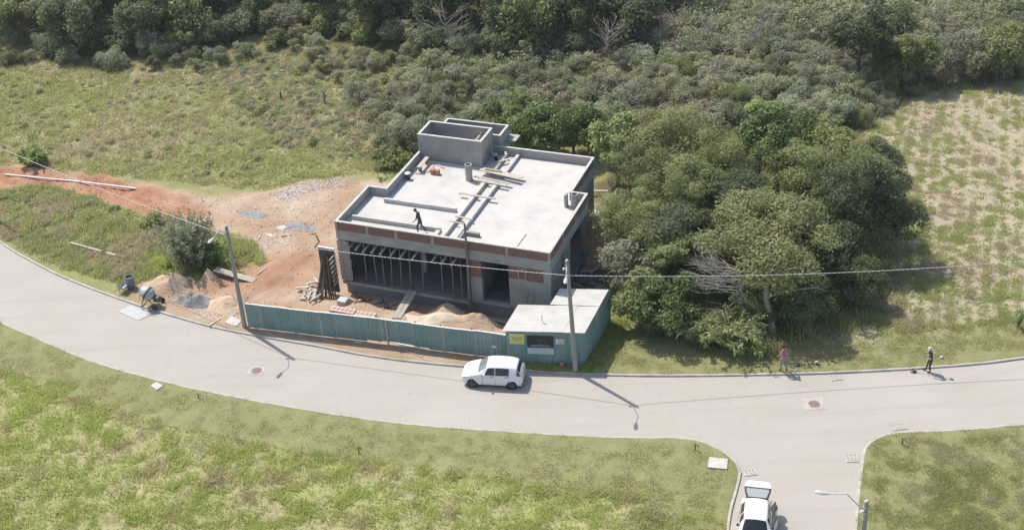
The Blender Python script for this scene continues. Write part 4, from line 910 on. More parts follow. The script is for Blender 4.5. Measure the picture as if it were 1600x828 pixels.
stones('rubble_strip', pix((425, 306), (470, 288), (530, 278), (560, 288), (500, 300), (440, 316)), 420, .03, .13, 'slabc', 'pale broken rubble strip along the grass at the back of the dirt yard')
stones('pale_rubble', pix((380, 345), (470, 330), (530, 330), (520, 380), (440, 420), (390, 380)), 380, .02, .08, 'slabc', 'pale rubble bits strewn on the dirt yard left of the house')
stones('litter', pix((395, 520), (600, 550), (720, 568), (720, 572), (600, 558), (395, 528)), 260, .02, .07, 'capc', 'small pale rubble at the foot of the hoarding')
stones('pebbles', pix((205, 450), (250, 485), (380, 515), (385, 480), (300, 440)), 420, .02, .07, 'gravel', 'loose gravel on the verge round the mixer')

# ------------------------------------------------------------------ cars
def paint(name, c):
    m, t, p = newmat(name); p.inputs['Base Color'].default_value = (*c, 1); p.inputs['Roughness'].default_value = .32; p.inputs['Coat Weight'].default_value = .5; p.inputs['Coat Roughness'].default_value = .08
    return m
M['carwhite'] = paint('car_white', (.74, .745, .75)); M['glass'] = paint('car_glass', (.016, .018, .021)); M['glass'].node_tree.nodes['Principled BSDF'].inputs['Roughness'].default_value = .06
M['trim'] = surf('black_trim', (.03, .03, .032), (.022, .022, .023), 4, .6, 0); M['tail'] = paint('tail_lamp', (.20, .02, .025)); M['head'] = paint('head_lamp', (.50, .52, .54)); M['rim'] = surf('wheel_rim', (.12, .12, .125), (.08, .08, .085), 5, .5, 0, metal=.3)
M['hglass'] = paint('hatch_glass', (.36, .39, .38)); M['wglass_sky'] = paint('windscreen', (.17, .19, .185)); M['silver'] = surf('wheel_silver', (.4, .4, .41), (.33, .33, .34), 5, .4, 0, metal=.5)  # windscreen tone is paler: sky reflection put into its colour
def crom(P, s):
    n = len(P); i = int(min(max(math.floor(s), 0), n-2)); t = s-i
    p0, p1, p2, p3 = P[max(i-1, 0)], P[i], P[i+1], P[min(i+2, n-1)]
    m1, m2 = (p2-p0)*.4, (p3-p1)*.4; t2, t3 = t*t, t*t*t
    return p1*(2*t3-3*t2+1)+m1*(t3-2*t2+t)+p2*(-2*t3+3*t2)+m2*(t3-t2)
class Car:
    def __init__(s, st, parent):
        s.e = parent; s.sec = []
        for (x, zb, zt, w_, wr, zbelt) in st:
            s.sec.append(np.array([(x, w_*.93, zb), (x, w_, zb+.13), (x, w_*1.01, zb+(zbelt-zb)*.55), (x, w_*.98, zbelt), (x, wr+.03, zt-.10), (x, wr-.09, zt-.02), (x, wr*.5, zt+.012), (x, 0, zt+.024)]))
        s.sec = np.array(s.sec); s.ns = len(s.sec)
    def pt(s, a, t):
        col = [crom([s.sec[i][k] for i in range(s.ns)], a) for k in range(8)]; return crom(col, t)
    def patch(s, a0, a1, t0, t1, sign=1, off=0., na=8, nt=8, sk=None):
        """grid of surface points; sk shifts a0 along t (slanted edges)"""
        g_ = []
        for j in range(nt+1):
            t = t0+(t1-t0)*j/nt; row = []
            for i in range(na+1):
                lo_ = a0+(sk[0]*(j/nt) if sk else 0); hi_ = a1+(sk[1]*(j/nt) if sk else 0); a = lo_+(hi_-lo_)*i/na
                p = s.pt(a, t); e_ = 1e-2; da = s.pt(min(a+e_, s.ns-1), t)-s.pt(max(a-e_, 0), t); dt = s.pt(a, min(t+e_, 7))-s.pt(a, max(t-e_, 0)); nn = np.cross(da, dt); nn /= (np.linalg.norm(nn)+1e-9)
                if nn[1]*1.0+nn[2]*.6 < 0: nn = -nn
                p = p+nn*off; row.append((p[0], p[1]*sign, p[2]))
            g_.append(row)
        V = [q for r in g_ for q in r]; n1 = na+1; Fc = [(j*n1+i, j*n1+i+1, (j+1)*n1+i+1, (j+1)*n1+i) for j in range(nt) for i in range(na)]
        return V, Fc
    def body(s, mat, sub=5):
        mb = MB(); na = (s.ns-1)*sub
        for sg in (1, -1):
            mb.add(*s.patch(0, s.ns-1, 0, 7, sg, 0, na, 26))
        o = mb
        n1 = na+1; b0 = 0; b1 = n1*27
        fr = [b0+j*n1 for j in range(27)]+[b1+j*n1 for j in range(26, -1, -1)]; bk_ = [q+na for q in fr]; o.f.append(tuple(fr)); o.f.append(tuple(bk_[::-1]))
        for i in range(na): o.f.append((b0+i, b1+i, b1+i+1, b0+i+1))
        ob = o.build('body', mat, s.e); bm = bmesh.new(); bm.from_mesh(ob.data); bmesh.ops.remove_doubles(bm, verts=bm.verts, dist=.002); bmesh.ops.recalc_face_normals(bm, faces=bm.faces); bm.to_mesh(ob.data); bm.free()
        ob.data.polygons.foreach_set('use_smooth', np.ones(len(ob.data.polygons), bool)); ob.data.set_sharp_from_angle(angle=math.radians(40)); return ob
    def add(s, name, mat, a0, a1, t0, t1, sign=1, off=.006, parent=None, both=False, **k):
        mb = MB(); mb.add(*s.patch(a0, a1, t0, t1, sign, off, **k))
        if both:
            mb.add(*s.patch(a0, a1, t0, t1, -sign, off, **k)); 
        o = mb.build(name, mat, parent or s.e, smooth=True)
        if both:
            bm = bmesh.new(); bm.from_mesh(o.data); bmesh.ops.remove_doubles(bm, verts=bm.verts, dist=.003); bm.to_mesh(o.data); bm.free()
        return o
def wheels(e, xs_, hw, r, rimmat):
    for x in xs_:
        for sg in (1, -1):
            Mx = Matrix.Translation((x, sg*(hw-.08), r)) @ Matrix.Rotation(-sg*PI/2, 4, 'X')
            MB().lathe([(.02, .065), (r+.055, .07), (r+.06, .09), (r+.02, .094), (.02, .094)], 26, Mx).build('wheel_arch', M['trim'], e)
            wl = MB().lathe([(r*.55, -.06), (r*.95, -.06), (r, -.03), (r, .09), (r*.96, .115), (r*.66, .118), (r*.62, .10)], 28, Mx).build('wheel', M['black'], e, smooth=True)
            MB().lathe([(0, .09), (r*.2, .105), (r*.3, .095), (r*.6, .105), (r*.63, .112), (r*.63, .1)], 20, Mx).build('rim', M[rimmat], wl, smooth=True)
            sp = MB()
            for k in range(6): t = 2*PI*k/6; sp.bar(Mx @ Vector((.05*math.cos(t), .05*math.sin(t), .108)), Mx @ Vector((r*.6*math.cos(t), r*.6*math.sin(t), .108)), .035, .012)
            sp.build('spokes', M['silver' if rimmat == 'rim' else 'rim'], wl)
# --- hatchback driving by the shed (x grows from nose to tail)
hdg = math.radians(169.6)
ca = empty('hatchback', (-1.52, 63.12, .004), hdg+PI); tag(ca, 'white small hatchback on the road in front of the shed', 'car')
ST = [(0.0, .38, .56, .46, .40, .48), (.04, .27, .68, .64, .56, .58), (.20, .22, .80, .75, .64, .71), (.52, .2, .90, .80, .67, .81), (.84, .19, .98, .82, .67, .90), (1.0, .19, 1.04, .825, .66, .93), (1.60, .19, 1.40, .825, .60, .95), (1.84, .19, 1.475, .825, .595, .95), (2.3, .19, 1.50, .825, .60, .95), (2.95, .19, 1.48, .825, .59, .96), (3.28, .19, 1.43, .815, .575, .97), (3.44, .2, 1.36, .80, .56, .98), (3.62, .22, 1.08, .78, .58, .97), (3.72, .25, .95, .75, .60, .86), (3.77, .34, .80, .64, .52, .74)]
ST = [(a-1.88, b, c, d, e_, f_) for a, b, c, d, e_, f_ in ST]
A_ = Car(ST, ca); A_.body(M['carwhite'])
A_.add('windscreen', M['wglass_sky'], 5.12, 5.93, 4.45, 7, both=True)
A_.add('rear_window', M['glass'], 11.12, 11.85, 4.35, 7, both=True)
for sg in (1, -1):
    A_.add('side_window', M['glass'], 5.62, 7.56, 3.04, 3.97, sg, sk=(.62, 0)); A_.add('side_window', M['glass'], 7.70, 9.05, 3.04, 3.97, sg)
    A_.add('headlight', M['head'], .8, 2.4, 2.55, 3.6, sg); A_.add('tail_light', M['tail'], 10.9, 12.3, 3.0, 3.9, sg)
    A_.add('door_seam', M['trim'], 7.60, 7.63, .6, 3.9, sg, .004, na=1); A_.add('door_seam', M['trim'], 9.0, 9.03, 1.6, 3.9, sg, .004, na=1); A_.add('door_seam', M['trim'], 5.55, 5.58, .6, 3.1, sg, .004, na=1)
    for a in (7.2, 8.75):
        p = A_.pt(a, 2.75); MB().box(p[0]-.09, p[0]+.09, sg*p[1]-.012, sg*p[1]+.012, p[2]-.018, p[2]+.018).build('door_handle', M['trim'], ca)
    p = A_.pt(5.75, 3.2); MB().box(p[0]-.06, p[0]+.06, sg*(p[1]+.02), sg*(p[1]+.17), p[2]-.02, p[2]+.10).build('mirror', M['carwhite'], ca, bevel=.02)
    A_.add('rocker_trim', M['trim'], 3, 12, 0, .35, sg, .003, na=20)
for a in (7.35, 8.55): A_.add('roof_seam', M['s_grey'], a, a+.05, 4.2, 7, both=True, off=.004, na=1)
A_.add('rear_bumper_trim', M['trim'], 12.9, 13.6, .0, 1.2, 1, .006); A_.add('rear_bumper_trim', M['trim'], 12.9, 13.6, .0, 1.2, -1, .006)
MB().box(1.89, 1.905, -.2, .2, .62, .74).build('number_plate', M['s_grey'], ca)
wheels(ca, (.72-1.88, 3.10-1.88), .815, .29, 'rim')
# --- parked car with open tailgate on the side road
c1, c2 = G(1181, 806, 1.38), G(1183, 779, 1.38); ax = (c1-c2); ang = math.atan2(ax.y, ax.x)
cb = empty('parked_hatchback', (0, 0, .004), ang+PI); tag(cb, 'white older hatchback with raised tailgate and open doors parked on the side road', 'car')
SB = [(0.0, .36, .56, .52, .46, .48), (.05, .24, .66, .70, .62, .56), (.25, .2, .76, .77, .70, .69), (.7, .19, .83, .80, .71, .77), (1.12, .19, .89, .81, .70, .83), (1.25, .19, .94, .815, .69, .87), (1.80, .19, 1.32, .815, .56, .89), (2.0, .19, 1.385, .815, .555, .89), (2.5, .19, 1.41, .815, .56, .89), (3.05, .19, 1.39, .81, .55, .90), (3.3, .19, 1.36, .80, .54, .91), (3.42, .2, 1.28, .795, .55, .92), (3.72, .21, 1.0, .78, .60, .92), (3.85, .22, .88, .76, .64, .80), (3.9, .32, .76, .68, .58, .68)]
ox = 2.62; SB = [(a-ox, b, c, d, e_, f_) for a, b, c, d, e_, f_ in SB]
cc_ = (c1+c2)/2; cb.location = (cc_.x, cc_.y, .004)
B_ = Car(SB, cb); B_.body(M['carwhite'])
B_.add('windscreen', M['glass'], 5.1, 5.94, 4.5, 7, both=True); B_.add('boot_dark_patch', M['trim'], 10.9, 12.9, 4.4, 7, both=True)  # dark patch on the body stands in for the shaded open boot
for sg in (1, -1):
    B_.add('side_window', M['glass'], 5.75, 7.6, 3.12, 3.9, sg, sk=(.6, 0)); B_.add('side_window', M['glass'], 7.75, 9.6, 3.12, 3.9, sg, sk=(0, -.4))
    B_.add('headlight', M['head'], .8, 2.3, 2.5, 3.5, sg); B_.add('tail_light', M['tail'], 12.2, 13.2, 2.3, 3.3, sg)
    p = B_.pt(5.7, 3.2); MB().box(p[0]-.05, p[0]+.05, sg*(p[1]+.02), sg*(p[1]+.17), p[2]-.02, p[2]+.09).build('mirror', M['trim'], cb, bevel=.02)
    for a in (7.25, 9.3):
        p = B_.pt(a, 2.75); MB().box(p[0]-.08, p[0]+.08, sg*p[1]-.012, sg*p[1]+.012, p[2]-.016, p[2]+.016).build('door_handle', M['trim'], cb)
    B_.add('rocker_trim', M['trim'], 3, 12, 0, .35, sg, .003, na=20)
wheels(cb, (.78-ox, 3.22-ox), .81, .285, 'silver')
# tailgate: hinged at the rear roof edge, raised
tg = empty('tailgate', (3.32-ox, 0, 1.375)); tg.parent = cb; tg.rotation_euler = (0, -math.radians(24), 0)
def ringpanel(outer, inner, z0, z1): 
    mb = MB(); n = len(outer); vs = [(x, y, z1) for x, y in outer]+[(x, y, z1+.01) for x, y in inner]+[(x, y, z0) for x, y in outer]+[(x, y, z0) for x, y in inner]; fs = []
    for i in range(n):
        j = (i+1) % n; fs += [(i, j, n+j, n+i), (2*n+j, 2*n+i, 3*n+i, 3*n+j), (j, i, 2*n+i, 2*n+j), (n+i, n+j, 3*n+j, 3*n+i)]
    return mb.add(vs, fs)
outer = [(0, -.56), (.0, .56), (.45, .68), (.62, .70), (.62, -.70), (.45, -.68)]; inner = [(.06, -.46), (.06, .46), (.40, .58), (.55, .58), (.55, -.58), (.40, -.58)]
ringpanel(outer, inner, -.04, 0).build('hatch_frame', M['trim'], tg)
MB().prism(inner, -.02, .0).build('hatch_glass', M['hglass'], tg)
MB().add([(.60, -.71, -.05), (.60, .71, -.05), (.98, .52, -.22), (.98, -.52, -.22), (.60, -.71, .02), (.60, .71, .02), (.90, .62, .0), (.90, -.62, .0), (1.02, .50, -.10), (1.02, -.50, -.10)],
         [(4, 5, 6, 7), (7, 6, 8, 9), (9, 8, 2, 3), (0, 3, 2, 1), (0, 1, 5, 4), (1, 2, 8, 6, 5), (0, 4, 7, 9, 3)]).build('hatch_panel', M['carwhite'], tg, bevel=.02)
MB().lathe([(0, .0), (.05, .0), (.05, .012), (0, .012)], 14, Matrix.Translation((.80, 0, .012))).build('badge', M['s_grey'], tg)
# open doors on the right of the picture (car's own left side)
sgn = 1 if (Matrix.Rotation(ang+PI, 4, 'Z') @ Vector((0, 1, 0))).x > 0 else -1
for x0, L_, an in ((1.62-ox, .95, 16), (2.55-ox, .8, 18)):
    d = empty('door', (x0, sgn*.83, .3)); d.parent = cb; d.rotation_euler = (0, 0, sgn*math.radians(an)*1)
    MB().box(0, L_, -.03, .03, 0, .58).build('door_panel', M['carwhite'], d, bevel=.02)
    MB().add([(.12, -.02, .58), (L_, -.02, .58), (L_-.06, -.16*sgn, 1.02), (.5 if L_ > .9 else .15, -.16*sgn, 1.02), (.12, .01, .58), (L_, .01, .58), (L_-.06, -.13*sgn, 1.02), (.5 if L_ > .9 else .15, -.13*sgn, 1.02)], [(0, 1, 2, 3), (7, 6, 5, 4), (0, 4, 5, 1), (1, 5, 6, 2), (2, 6, 7, 3), (3, 7, 4, 0)]).build('door_glass', M['glass'], d)

# ------------------------------------------------------------------ people
def cloth(name, c): return surf(name, c, tuple(x*.8 for x in c), 8, .9, .2, .004)
M['skin'] = cloth('skin', (.42, .27, .20)); M['hair'] = cloth('hair', (.03, .025, .022)); M['shoe'] = cloth('boots', (.035, .032, .03))
M['pink'] = cloth('pink_top', (.42, .16, .19)); M['greytr'] = cloth('grey_trousers', (.26, .29, .31)); M['darkshirt'] = cloth('dark_shirt', (.045, .045, .06)); M['darktr'] = cloth('dark_trousers', (.035, .037, .042)); M['work'] = cloth('work_shirt', (.085, .075, .075)); M['khaki'] = cloth('brown_trousers', (.10, .085, .075)); M['cap'] = cloth('pale_cap', (.55, .54, .52)); M['bcap'] = cloth('dark_cap', (.06, .05, .05))
def person(lab, loc, rz, J, mats, hat=None, scale=1.0):
    """J joint dict, facing +x; mats torso, sleeve, leg materials"""
    names = list(J); me = bpy.data.meshes.new('person'); E = [('pelvis', 'spine'), ('spine', 'chest'), ('chest', 'neck'), ('neck', 'head'), ('head', 'crown')]
    for s in 'lr': E += [('chest', 'sh_'+s), ('sh_'+s, 'el_'+s), ('el_'+s, 'wr_'+s), ('wr_'+s, 'ha_'+s), ('pelvis', 'hip_'+s), ('hip_'+s, 'kn_'+s), ('kn_'+s, 'an_'+s), ('an_'+s, 'to_'+s)]
    rad = dict(pelvis=(.145, .115), spine=(.13, .10), chest=(.155, .115), neck=(.055, .055), head=(.085, .095), crown=(.06, .07), sh=(.07, .07), el=(.047, .047), wr=(.032, .032), ha=(.03, .04), hip=(.098, .098), kn=(.065, .065), an=(.046, .046), to=(.045, .038))
    me.from_pydata([J[n] for n in names], [(names.index(a), names.index(b)) for a, b in E], []); me.update()
    o = bpy.data.objects.new('person', me); COL.objects.link(o); sk = o.modifiers.new('skin', 'SKIN'); sk.use_smooth_shade = True
    for i, n in enumerate(names):
        r = rad[n.split('_')[0]]; me.skin_vertices[0].data[i].radius = r; me.skin_vertices[0].data[i].use_root = n == 'pelvis'
    o.modifiers.new('sub', 'SUBSURF').levels = 2
    bpy.context.view_layer.update(); dg = bpy.context.evaluated_depsgraph_get(); m2 = bpy.data.meshes.new_from_object(o.evaluated_get(dg)); bpy.data.objects.remove(o)
    bm = bmesh.new(); bm.from_mesh(m2)
    # fingers and thumb on each hand, nose
    mb = MB()
    for s in 'lr':
        w_, h = Vector(J['wr_'+s]), Vector(J['ha_'+s]); d = (h-w_).normalized(); sd = d.cross(Vector((1, 0, .2))).normalized(); up = sd.cross(d)
        for k in range(4):
            b = h+sd*(.027-.018*k); l_ = (.075, .085, .08, .06)[k]; mb.tube([b-d*.02, b+d*l_*.5+up*.012, b+d*l_*.8+up*.04], [.0095, .0085, .006], 6)
        mb.tube([h-d*.05+sd*.03, h-d*.01+sd*.06, h+d*.03+sd*.055], [.011, .009, .007], 6)
    hd_, cr = Vector(J['head']), Vector(J['crown']); fx = Vector((1, 0, 0)); hv = (cr-hd_).normalized(); fw_ = (fx-hv*fx.dot(hv)).normalized()
    mb.tube([hd_+fw_*.075+hv*.03, hd_+fw_*.108-hv*.005], [.010, .016], 6)
    b0 = len(bm.verts); vv = [bm.verts.new(v) for v in mb.v]; bm.verts.ensure_lookup_table()
    for f in mb.f:
        try: bm.faces.new([vv[i] for i in f])
        except ValueError: pass
    bmesh.ops.recalc_face_normals(bm, faces=bm.faces); bm.to_mesh(m2); bm.free(); m2.name = 'person'
    segs = [(Vector(J[a]), Vector(J[b]), (a, b)) for a, b in E]; MI = {'t': 0, 's': 1, 'l': 2, 'k': 3, 'b': 4}
    for mm in (mats[0], mats[1], mats[2], 'skin', 'shoe'): m2.materials.append(M[mm])
    for f in m2.polygons:
        c = f.center; best = None
        for a, b, nm in segs:
            t = max(0, min(1, (c-a).dot(b-a)/max(1e-9, (b-a).length_squared))); dd = (c-(a+(b-a)*t)).length
            if best is None or dd < best[0]: best = (dd, nm, t)
        a, b = best[1]; q = b.split('_')[0]
        f.material_index = MI[{'spine': 't', 'chest': 't', 'neck': 'k' if best[2] > .6 else 't', 'head': 'k', 'crown': 'k', 'sh': 't', 'el': 's', 'wr': 'k', 'ha': 'k', 'hip': 'l', 'kn': 'l', 'an': 'l', 'to': 'b'}[q]]
        f.use_smooth = True
    root = link_mesh('person', m2, None); root.location = loc; root.rotation_euler = (0, 0, rz); root.scale = (scale,)*3; tag(root, lab, 'person')
    # hair / hat shell, eyes
    mid = (hd_+cr)/2+hv*.005; R_ = Matrix.Translation(mid) @ Vector((0, 0, 1)).rotation_difference(hv).to_matrix().to_4x4()
    if hat: MB().lathe([(.13, -.005), (.132, .005), (.112, .012), (.108, .06), (.075, .105), (.02, .12)], 18, R_).build('hat', M[hat], root, smooth=True)
    else: MB().lathe([(.098, -.035), (.108, .0), (.104, .05), (.075, .095), (.02, .115)], 16, Matrix.Translation(-fw_*.018) @ R_).build('hair', M['hair'], root, smooth=True)
    for sg in (1, -1):
        sd = hv.cross(fw_); MB().lathe([(0, -.008), (.009, -.005), (.009, .005), (0, .008)], 8, Matrix.Translation(hd_+hv*.03+fw_*.083+sd*sg*.033)).build('eye', M['hair'], root)
        MB().lathe([(0, -.025), (.014, -.015), (.016, .01), (0, .028)], 8, Matrix.Translation(hd_+sd*sg*.092+hv*.01)).build('ear', M['skin'], root)
    return root
def pose(lean=0., hip=.94, lk=None, rk=None, la=None, ra=None, lf=None, rf=None, head=0.):
    """lk/rk knee, lf/rf foot (x,y,z) ; la/ra (elbow, wrist)"""
    sx = lambda z: math.sin(lean)*(z-hip); sz = lambda z: hip+math.cos(lean)*(z-hip)
    J = {'pelvis': (0, 0, hip+.02), 'spine': (sx(1.16), 0, sz(1.16)), 'chest': (sx(1.38), 0, sz(1.38)), 'neck': (sx(1.50)+.01, 0, sz(1.50)), 'head': (sx(1.60)+.03+head*.5, 0, sz(1.60)), 'crown': (sx(1.70)+.03+head, 0, sz(1.70))}
    for s, sg, k, f, a in (('l', 1, lk, lf, la), ('r', -1, rk, rf, ra)):
        J['hip_'+s] = (0, sg*.10, hip-.06); J['kn_'+s] = k; J['an_'+s] = f; J['to_'+s] = (f[0]+.17, f[1]+sg*.02, max(.035, f[2]-.055))
        J['sh_'+s] = (sx(1.40), sg*.19, sz(1.40)); J['el_'+s], J['wr_'+s] = a; w_ = Vector(a[1]); e_ = Vector(a[0]); J['ha_'+s] = tuple(w_+(w_-e_).normalized()*.08)
    return J
# man in the pink top, walking along the kerb, seen from behind
p = G(1224, 583.5); zk = .115
J = pose(.06, lk=(.10, .11, .50), lf=(.02, .12, .09), rk=(.02, -.10, .49), rf=(-.24, -.11, .13), la=((.06, .30, 1.16), (.24, .22, .98)), ra=((-.08, -.29, 1.14), (.12, -.30, .92)), head=.02)
person('man in a pink sleeveless top and grey trousers on the kerb beside the grove', (p.x, p.y+.15, zk), math.radians(125), J, ('pink', 'skin', 'greytr'), None, 1.04)
# man with the brush cutter
p = G(1452, 581); r2 = math.radians(172)
J = pose(.10, lk=(.05, .12, .50), lf=(-.02, .13, .09), rk=(.14, -.10, .50), rf=(.18, -.11, .09), la=((.02, .30, 1.12), (.28, .20, 1.05)), ra=((.10, -.30, 1.18), (.36, -.16, 1.22)), head=.05)
person('man in dark clothes and a pale hat holding a brush cutter at the kerb', (p.x, p.y+.02, .006), r2, J, ('darkshirt', 'darkshirt', 'darktr'), 'cap', 1.02)
M['orange'] = surf('machine_orange', (.50, .17, .05), (.4, .13, .04), 4, .5, 0)
def cutter(head_p, motor_p, lab):
    h, m_ = Vector(head_p), Vector(motor_p); e = empty('brush_cutter', h); tag(e, lab, 'brush cutter', 'brush cutters'); d = (m_-h); u = d.normalized()
    MB().tube([(0, 0, .04), d], .016, 7).build('shaft', M['palewood'], e)
    MB().lathe([(.02, .0), (.14, .01), (.15, .05), (.06, .09), (.02, .1)], 14).build('cutting_head', M['steel'], e, smooth=True)
    MB().add([(.02, -.17, .06), (.2, -.12, .03), (.2, .12, .03), (.02, .17, .06), (.02, -.17, .1), (.17, -.1, .12), (.17, .1, .12), (.02, .17, .1)], [(0, 1, 2, 3), (7, 6, 5, 4), (0, 4, 5, 1), (1, 5, 6, 2), (2, 6, 7, 3), (3, 7, 4, 0)]).build('guard', M['black'], e)
    R_ = Matrix.Translation(d) @ Vector((0, 0, 1)).rotation_difference(u).to_matrix().to_4x4()
    MB().lathe([(.02, -.02), (.06, .0), (.09, .06), (.09, .17), (.06, .22), (.02, .23)], 12, R_).build('motor', M['capc'], e, smooth=True)
    MB().lathe([(.05, .0), (.08, .02), (.08, .12), (.04, .15)], 10, R_ @ Matrix.Translation((.10, 0, .04))).build('fuel_tank', M['steel'], e, smooth=True)
    q = d*.62; sd = u.cross(Vector((0, 0, 1))).normalized(); MB().tube([q+sd*.25+Vector((0, 0, .22)), q+sd*.12, q-sd*.12, q-sd*.25+Vector((0, 0, .22))], .013, 6).build('handlebar', M['black'], e)
rot = Matrix.Rotation(r2, 4, 'Z'); hp = rot @ Vector((.36*1.02, -.16*1.02, 1.0))
hh = G(1426, 579, .06); mm = G(1461, 558, 1.12); mm2 = Vector((p.x-.02+.52, p.y-.28, 1.22))
cutter((hh.x, hh.y-.02, .02), (p.x+.42, p.y-.22, 1.16), 'brush cutter held low by the man in dark clothes')
a, b = G(1244, 575), G(1262, 575); cutter((a.x, a.y+.1, gz1(a.x, a.y)+.02), (b.x+.45, b.y+.15, gz1(b.x, b.y)+.16), 'brush cutter lying on the grass beside the man in the pink top')
# roofer walking along the front of the roof
wp = HB(5.75, 1.12, ZS)
J = pose(.22, lk=(.20, .11, .50), lf=(.14, .12, .09), rk=(-.04, -.10, .48), rf=(-.36, -.11, .14), la=((.16, .28, 1.12), (.34, .26, .93)), ra=((.10, -.28, 1.12), (.22, -.28, .88)), head=.08)
person('worker in dark clothes walking on the roof near the front parapet', (wp.x, wp.y, ZS+.004), math.radians(165), J, ('work', 'work', 'khaki'), 'bcap', 1.03)

# ------------------------------------------------------------------ plants: meshes shared between copies
def leaf_mesh(name, C, Rr, n, size, mat, aspect=.5, up=.35, droop=0., shell=(.72, 1.08), rng=NR, cut=-.55, clump=.35):
    """n leaf quads spread through lobes (centres C, radii Rr (k,3))"""
    C = np.asarray(C, float); Rr = np.asarray(Rr, float); k = len(C)
    wgt = (Rr[:, 0]*Rr[:, 2]); li = rng.choice(k, n, p=wgt/wgt.sum())
    d = rng.normal(size=(n, 3)); d /= np.linalg.norm(d, axis=1)[:, None]
    d[:, 2] = np.where(d[:, 2] < cut, -d[:, 2], d[:, 2])
    rr = rng.uniform(*shell, n); fr = rng.random(n) < .3; rr = np.where(fr, rng.uniform(.3, 1.4, n), rr)
    # small twig clumps: leaves gather round sub-centres
    sub = rng.normal(size=(k*26, 3)); sub /= np.linalg.norm(sub, axis=1)[:, None]
    pick = sub[li*26+rng.integers(0, 26, n)]; dd = d*(1-clump)+pick*clump*1.6; dd /= np.linalg.norm(dd, axis=1)[:, None]
    P = C[li]+dd*Rr[li]*rr[:, None]
    nrm = dd+rng.normal(size=(n, 3))*.75; nrm[:, 2] += up; nrm /= np.linalg.norm(nrm, axis=1)[:, None]
    a = np.cross(nrm, rng.normal(size=(n, 3))); a /= np.linalg.norm(a, axis=1)[:, None]
    if droop: a[:, 2] -= droop; a /= np.linalg.norm(a, axis=1)[:, None]
    b = np.cross(nrm, a); s = size*rng.uniform(.6, 1.35, n)[:, None]
    V = np.stack([P-a*s, P+b*s*aspect, P+a*s-nrm*s*.15, P-b*s*aspect], 1).reshape(-1, 3)
    lob = rng.random(k)[li]; rnd = np.clip(.45*lob+.55*rng.random(n), 0, 1)
    me = fast_mesh(name, V, np.arange(4*n).reshape(n, 4), {'rnd': ('FLOAT', np.repeat(rnd, 4))})
    me.materials.append(M[mat]); return me
def lobes(n, R, rz, lr, rng, zmin=-.45):
    C = []; Rr = []
    for i in range(n):
        t = rng.uniform(0, 2*PI); z = rng.uniform(zmin, .95); q = math.sqrt(max(0, 1-z*z)); f = rng.uniform(.5, .9)
        C.append((R*f*q*math.cos(t), R*f*q*math.sin(t), rz*f*z)); r = R*rng.uniform(*lr); Rr.append((r, r, r*rng.uniform(.65, .9)))
    C.append((0, 0, 0)); Rr.append((R*.5, R*.5, rz*.5)); return C, Rr
def crown_set(kind, count, n, size, mat, nl, lr, rz=.8, **kw):
    out = []
    for i in range(count):
        C, Rr = lobes(nl, 1.0, rz, lr, NR, kw.get('zmin', -.45)); out.append(leaf_mesh(kind, C, Rr, n, size, mat, **{k: v for k, v in kw.items() if k != 'zmin'}))
    return out
CS = {'olive': crown_set('crown', 4, 17000, .034, 'leaf_olive', 28, (.15, .36), .85, clump=.45, aspect=.34),
      'dark': crown_set('crown', 3, 15000, .037, 'leaf_dark', 28, (.15, .36), .95, clump=.45, aspect=.38),
      'forest': crown_set('crown', 4, 6500, .055, 'leaf_dark', 20, (.18, .38), 1.1, clump=.45),
      'forest2': crown_set('crown', 3, 6500, .055, 'leaf_olive', 20, (.18, .38), 1.0, clump=.45),
      'scrub': crown_set('crown', 4, 2700, .072, 'leaf_scrub', 11, (.22, .42), .8, up=.3, clump=.45, zmin=-.2, aspect=.33),
      'scrubg': crown_set('crown', 3, 2700, .072, 'leaf_grey', 11, (.22, .42), .8, up=.3, clump=.45, zmin=-.2, aspect=.33),
      'fresh': crown_set('crown', 2, 7500, .06, 'leaf_fresh', 18, (.2, .4), .85, aspect=.55),
      'gloss': crown_set('crown', 2, 8000, .052, 'leaf_gloss', 18, (.2, .4), 1.0, aspect=.5),
      'dry': crown_set('crown', 2, 1500, .075, 'leaf_dry', 12, (.25, .42), .8, clump=.5),
      'shrub': crown_set('foliage', 4, 420, .13, 'leaf_grey', 7, (.35, .55), .7, zmin=0.),
      'shrubg': crown_set('foliage', 3, 420, .13, 'leaf_fresh', 7, (.35, .55), .7, zmin=0.),
      'shrubo': crown_set('foliage', 3, 420, .12, 'leaf_scrub', 7, (.35, .55), .7, zmin=0.),
      'shrubd': crown_set('foliage', 3, 380, .12, 'leaf_dry', 7, (.35, .55), .7, zmin=0.)}
def trunk_mesh(h, r, lean=.3, nb=4, spread=1.2, mat='bark', rng=RND):
    mb = MB(); x, y = rng.uniform(-lean, lean), rng.uniform(-lean, lean)
    mb.tube([(0, 0, -.2), (x*.3, y*.3, h*.35), (x, y, h*.7), (x*1.1, y*1.1, h)], [r*1.2, r*.9, r*.6, r*.3], 8)
    for i in range(nb):
        t = 2*PI*i/nb+rng.uniform(-.5, .5); z0 = h*rng.uniform(.35, .7); L = spread*rng.uniform(.6, 1.1)
        b = Vector((x*z0/h, y*z0/h, z0)); e = b+Vector((math.cos(t)*L, math.sin(t)*L, L*rng.uniform(.5, .9)))
        mb.tube([b, (b+e)/2+Vector((0, 0, -.05*L)), e], [r*.5, r*.35, r*.15], 6)
    me = bpy.data.meshes.new('trunk'); me.from_pydata(mb.v, [], mb.f); me.update(); me.materials.append(M[mat])
    me.polygons.foreach_set('use_smooth', np.ones(len(me.polygons), bool)); return me
TR = [trunk_mesh(1, .045, .06, 5, .32) for _ in range(4)]
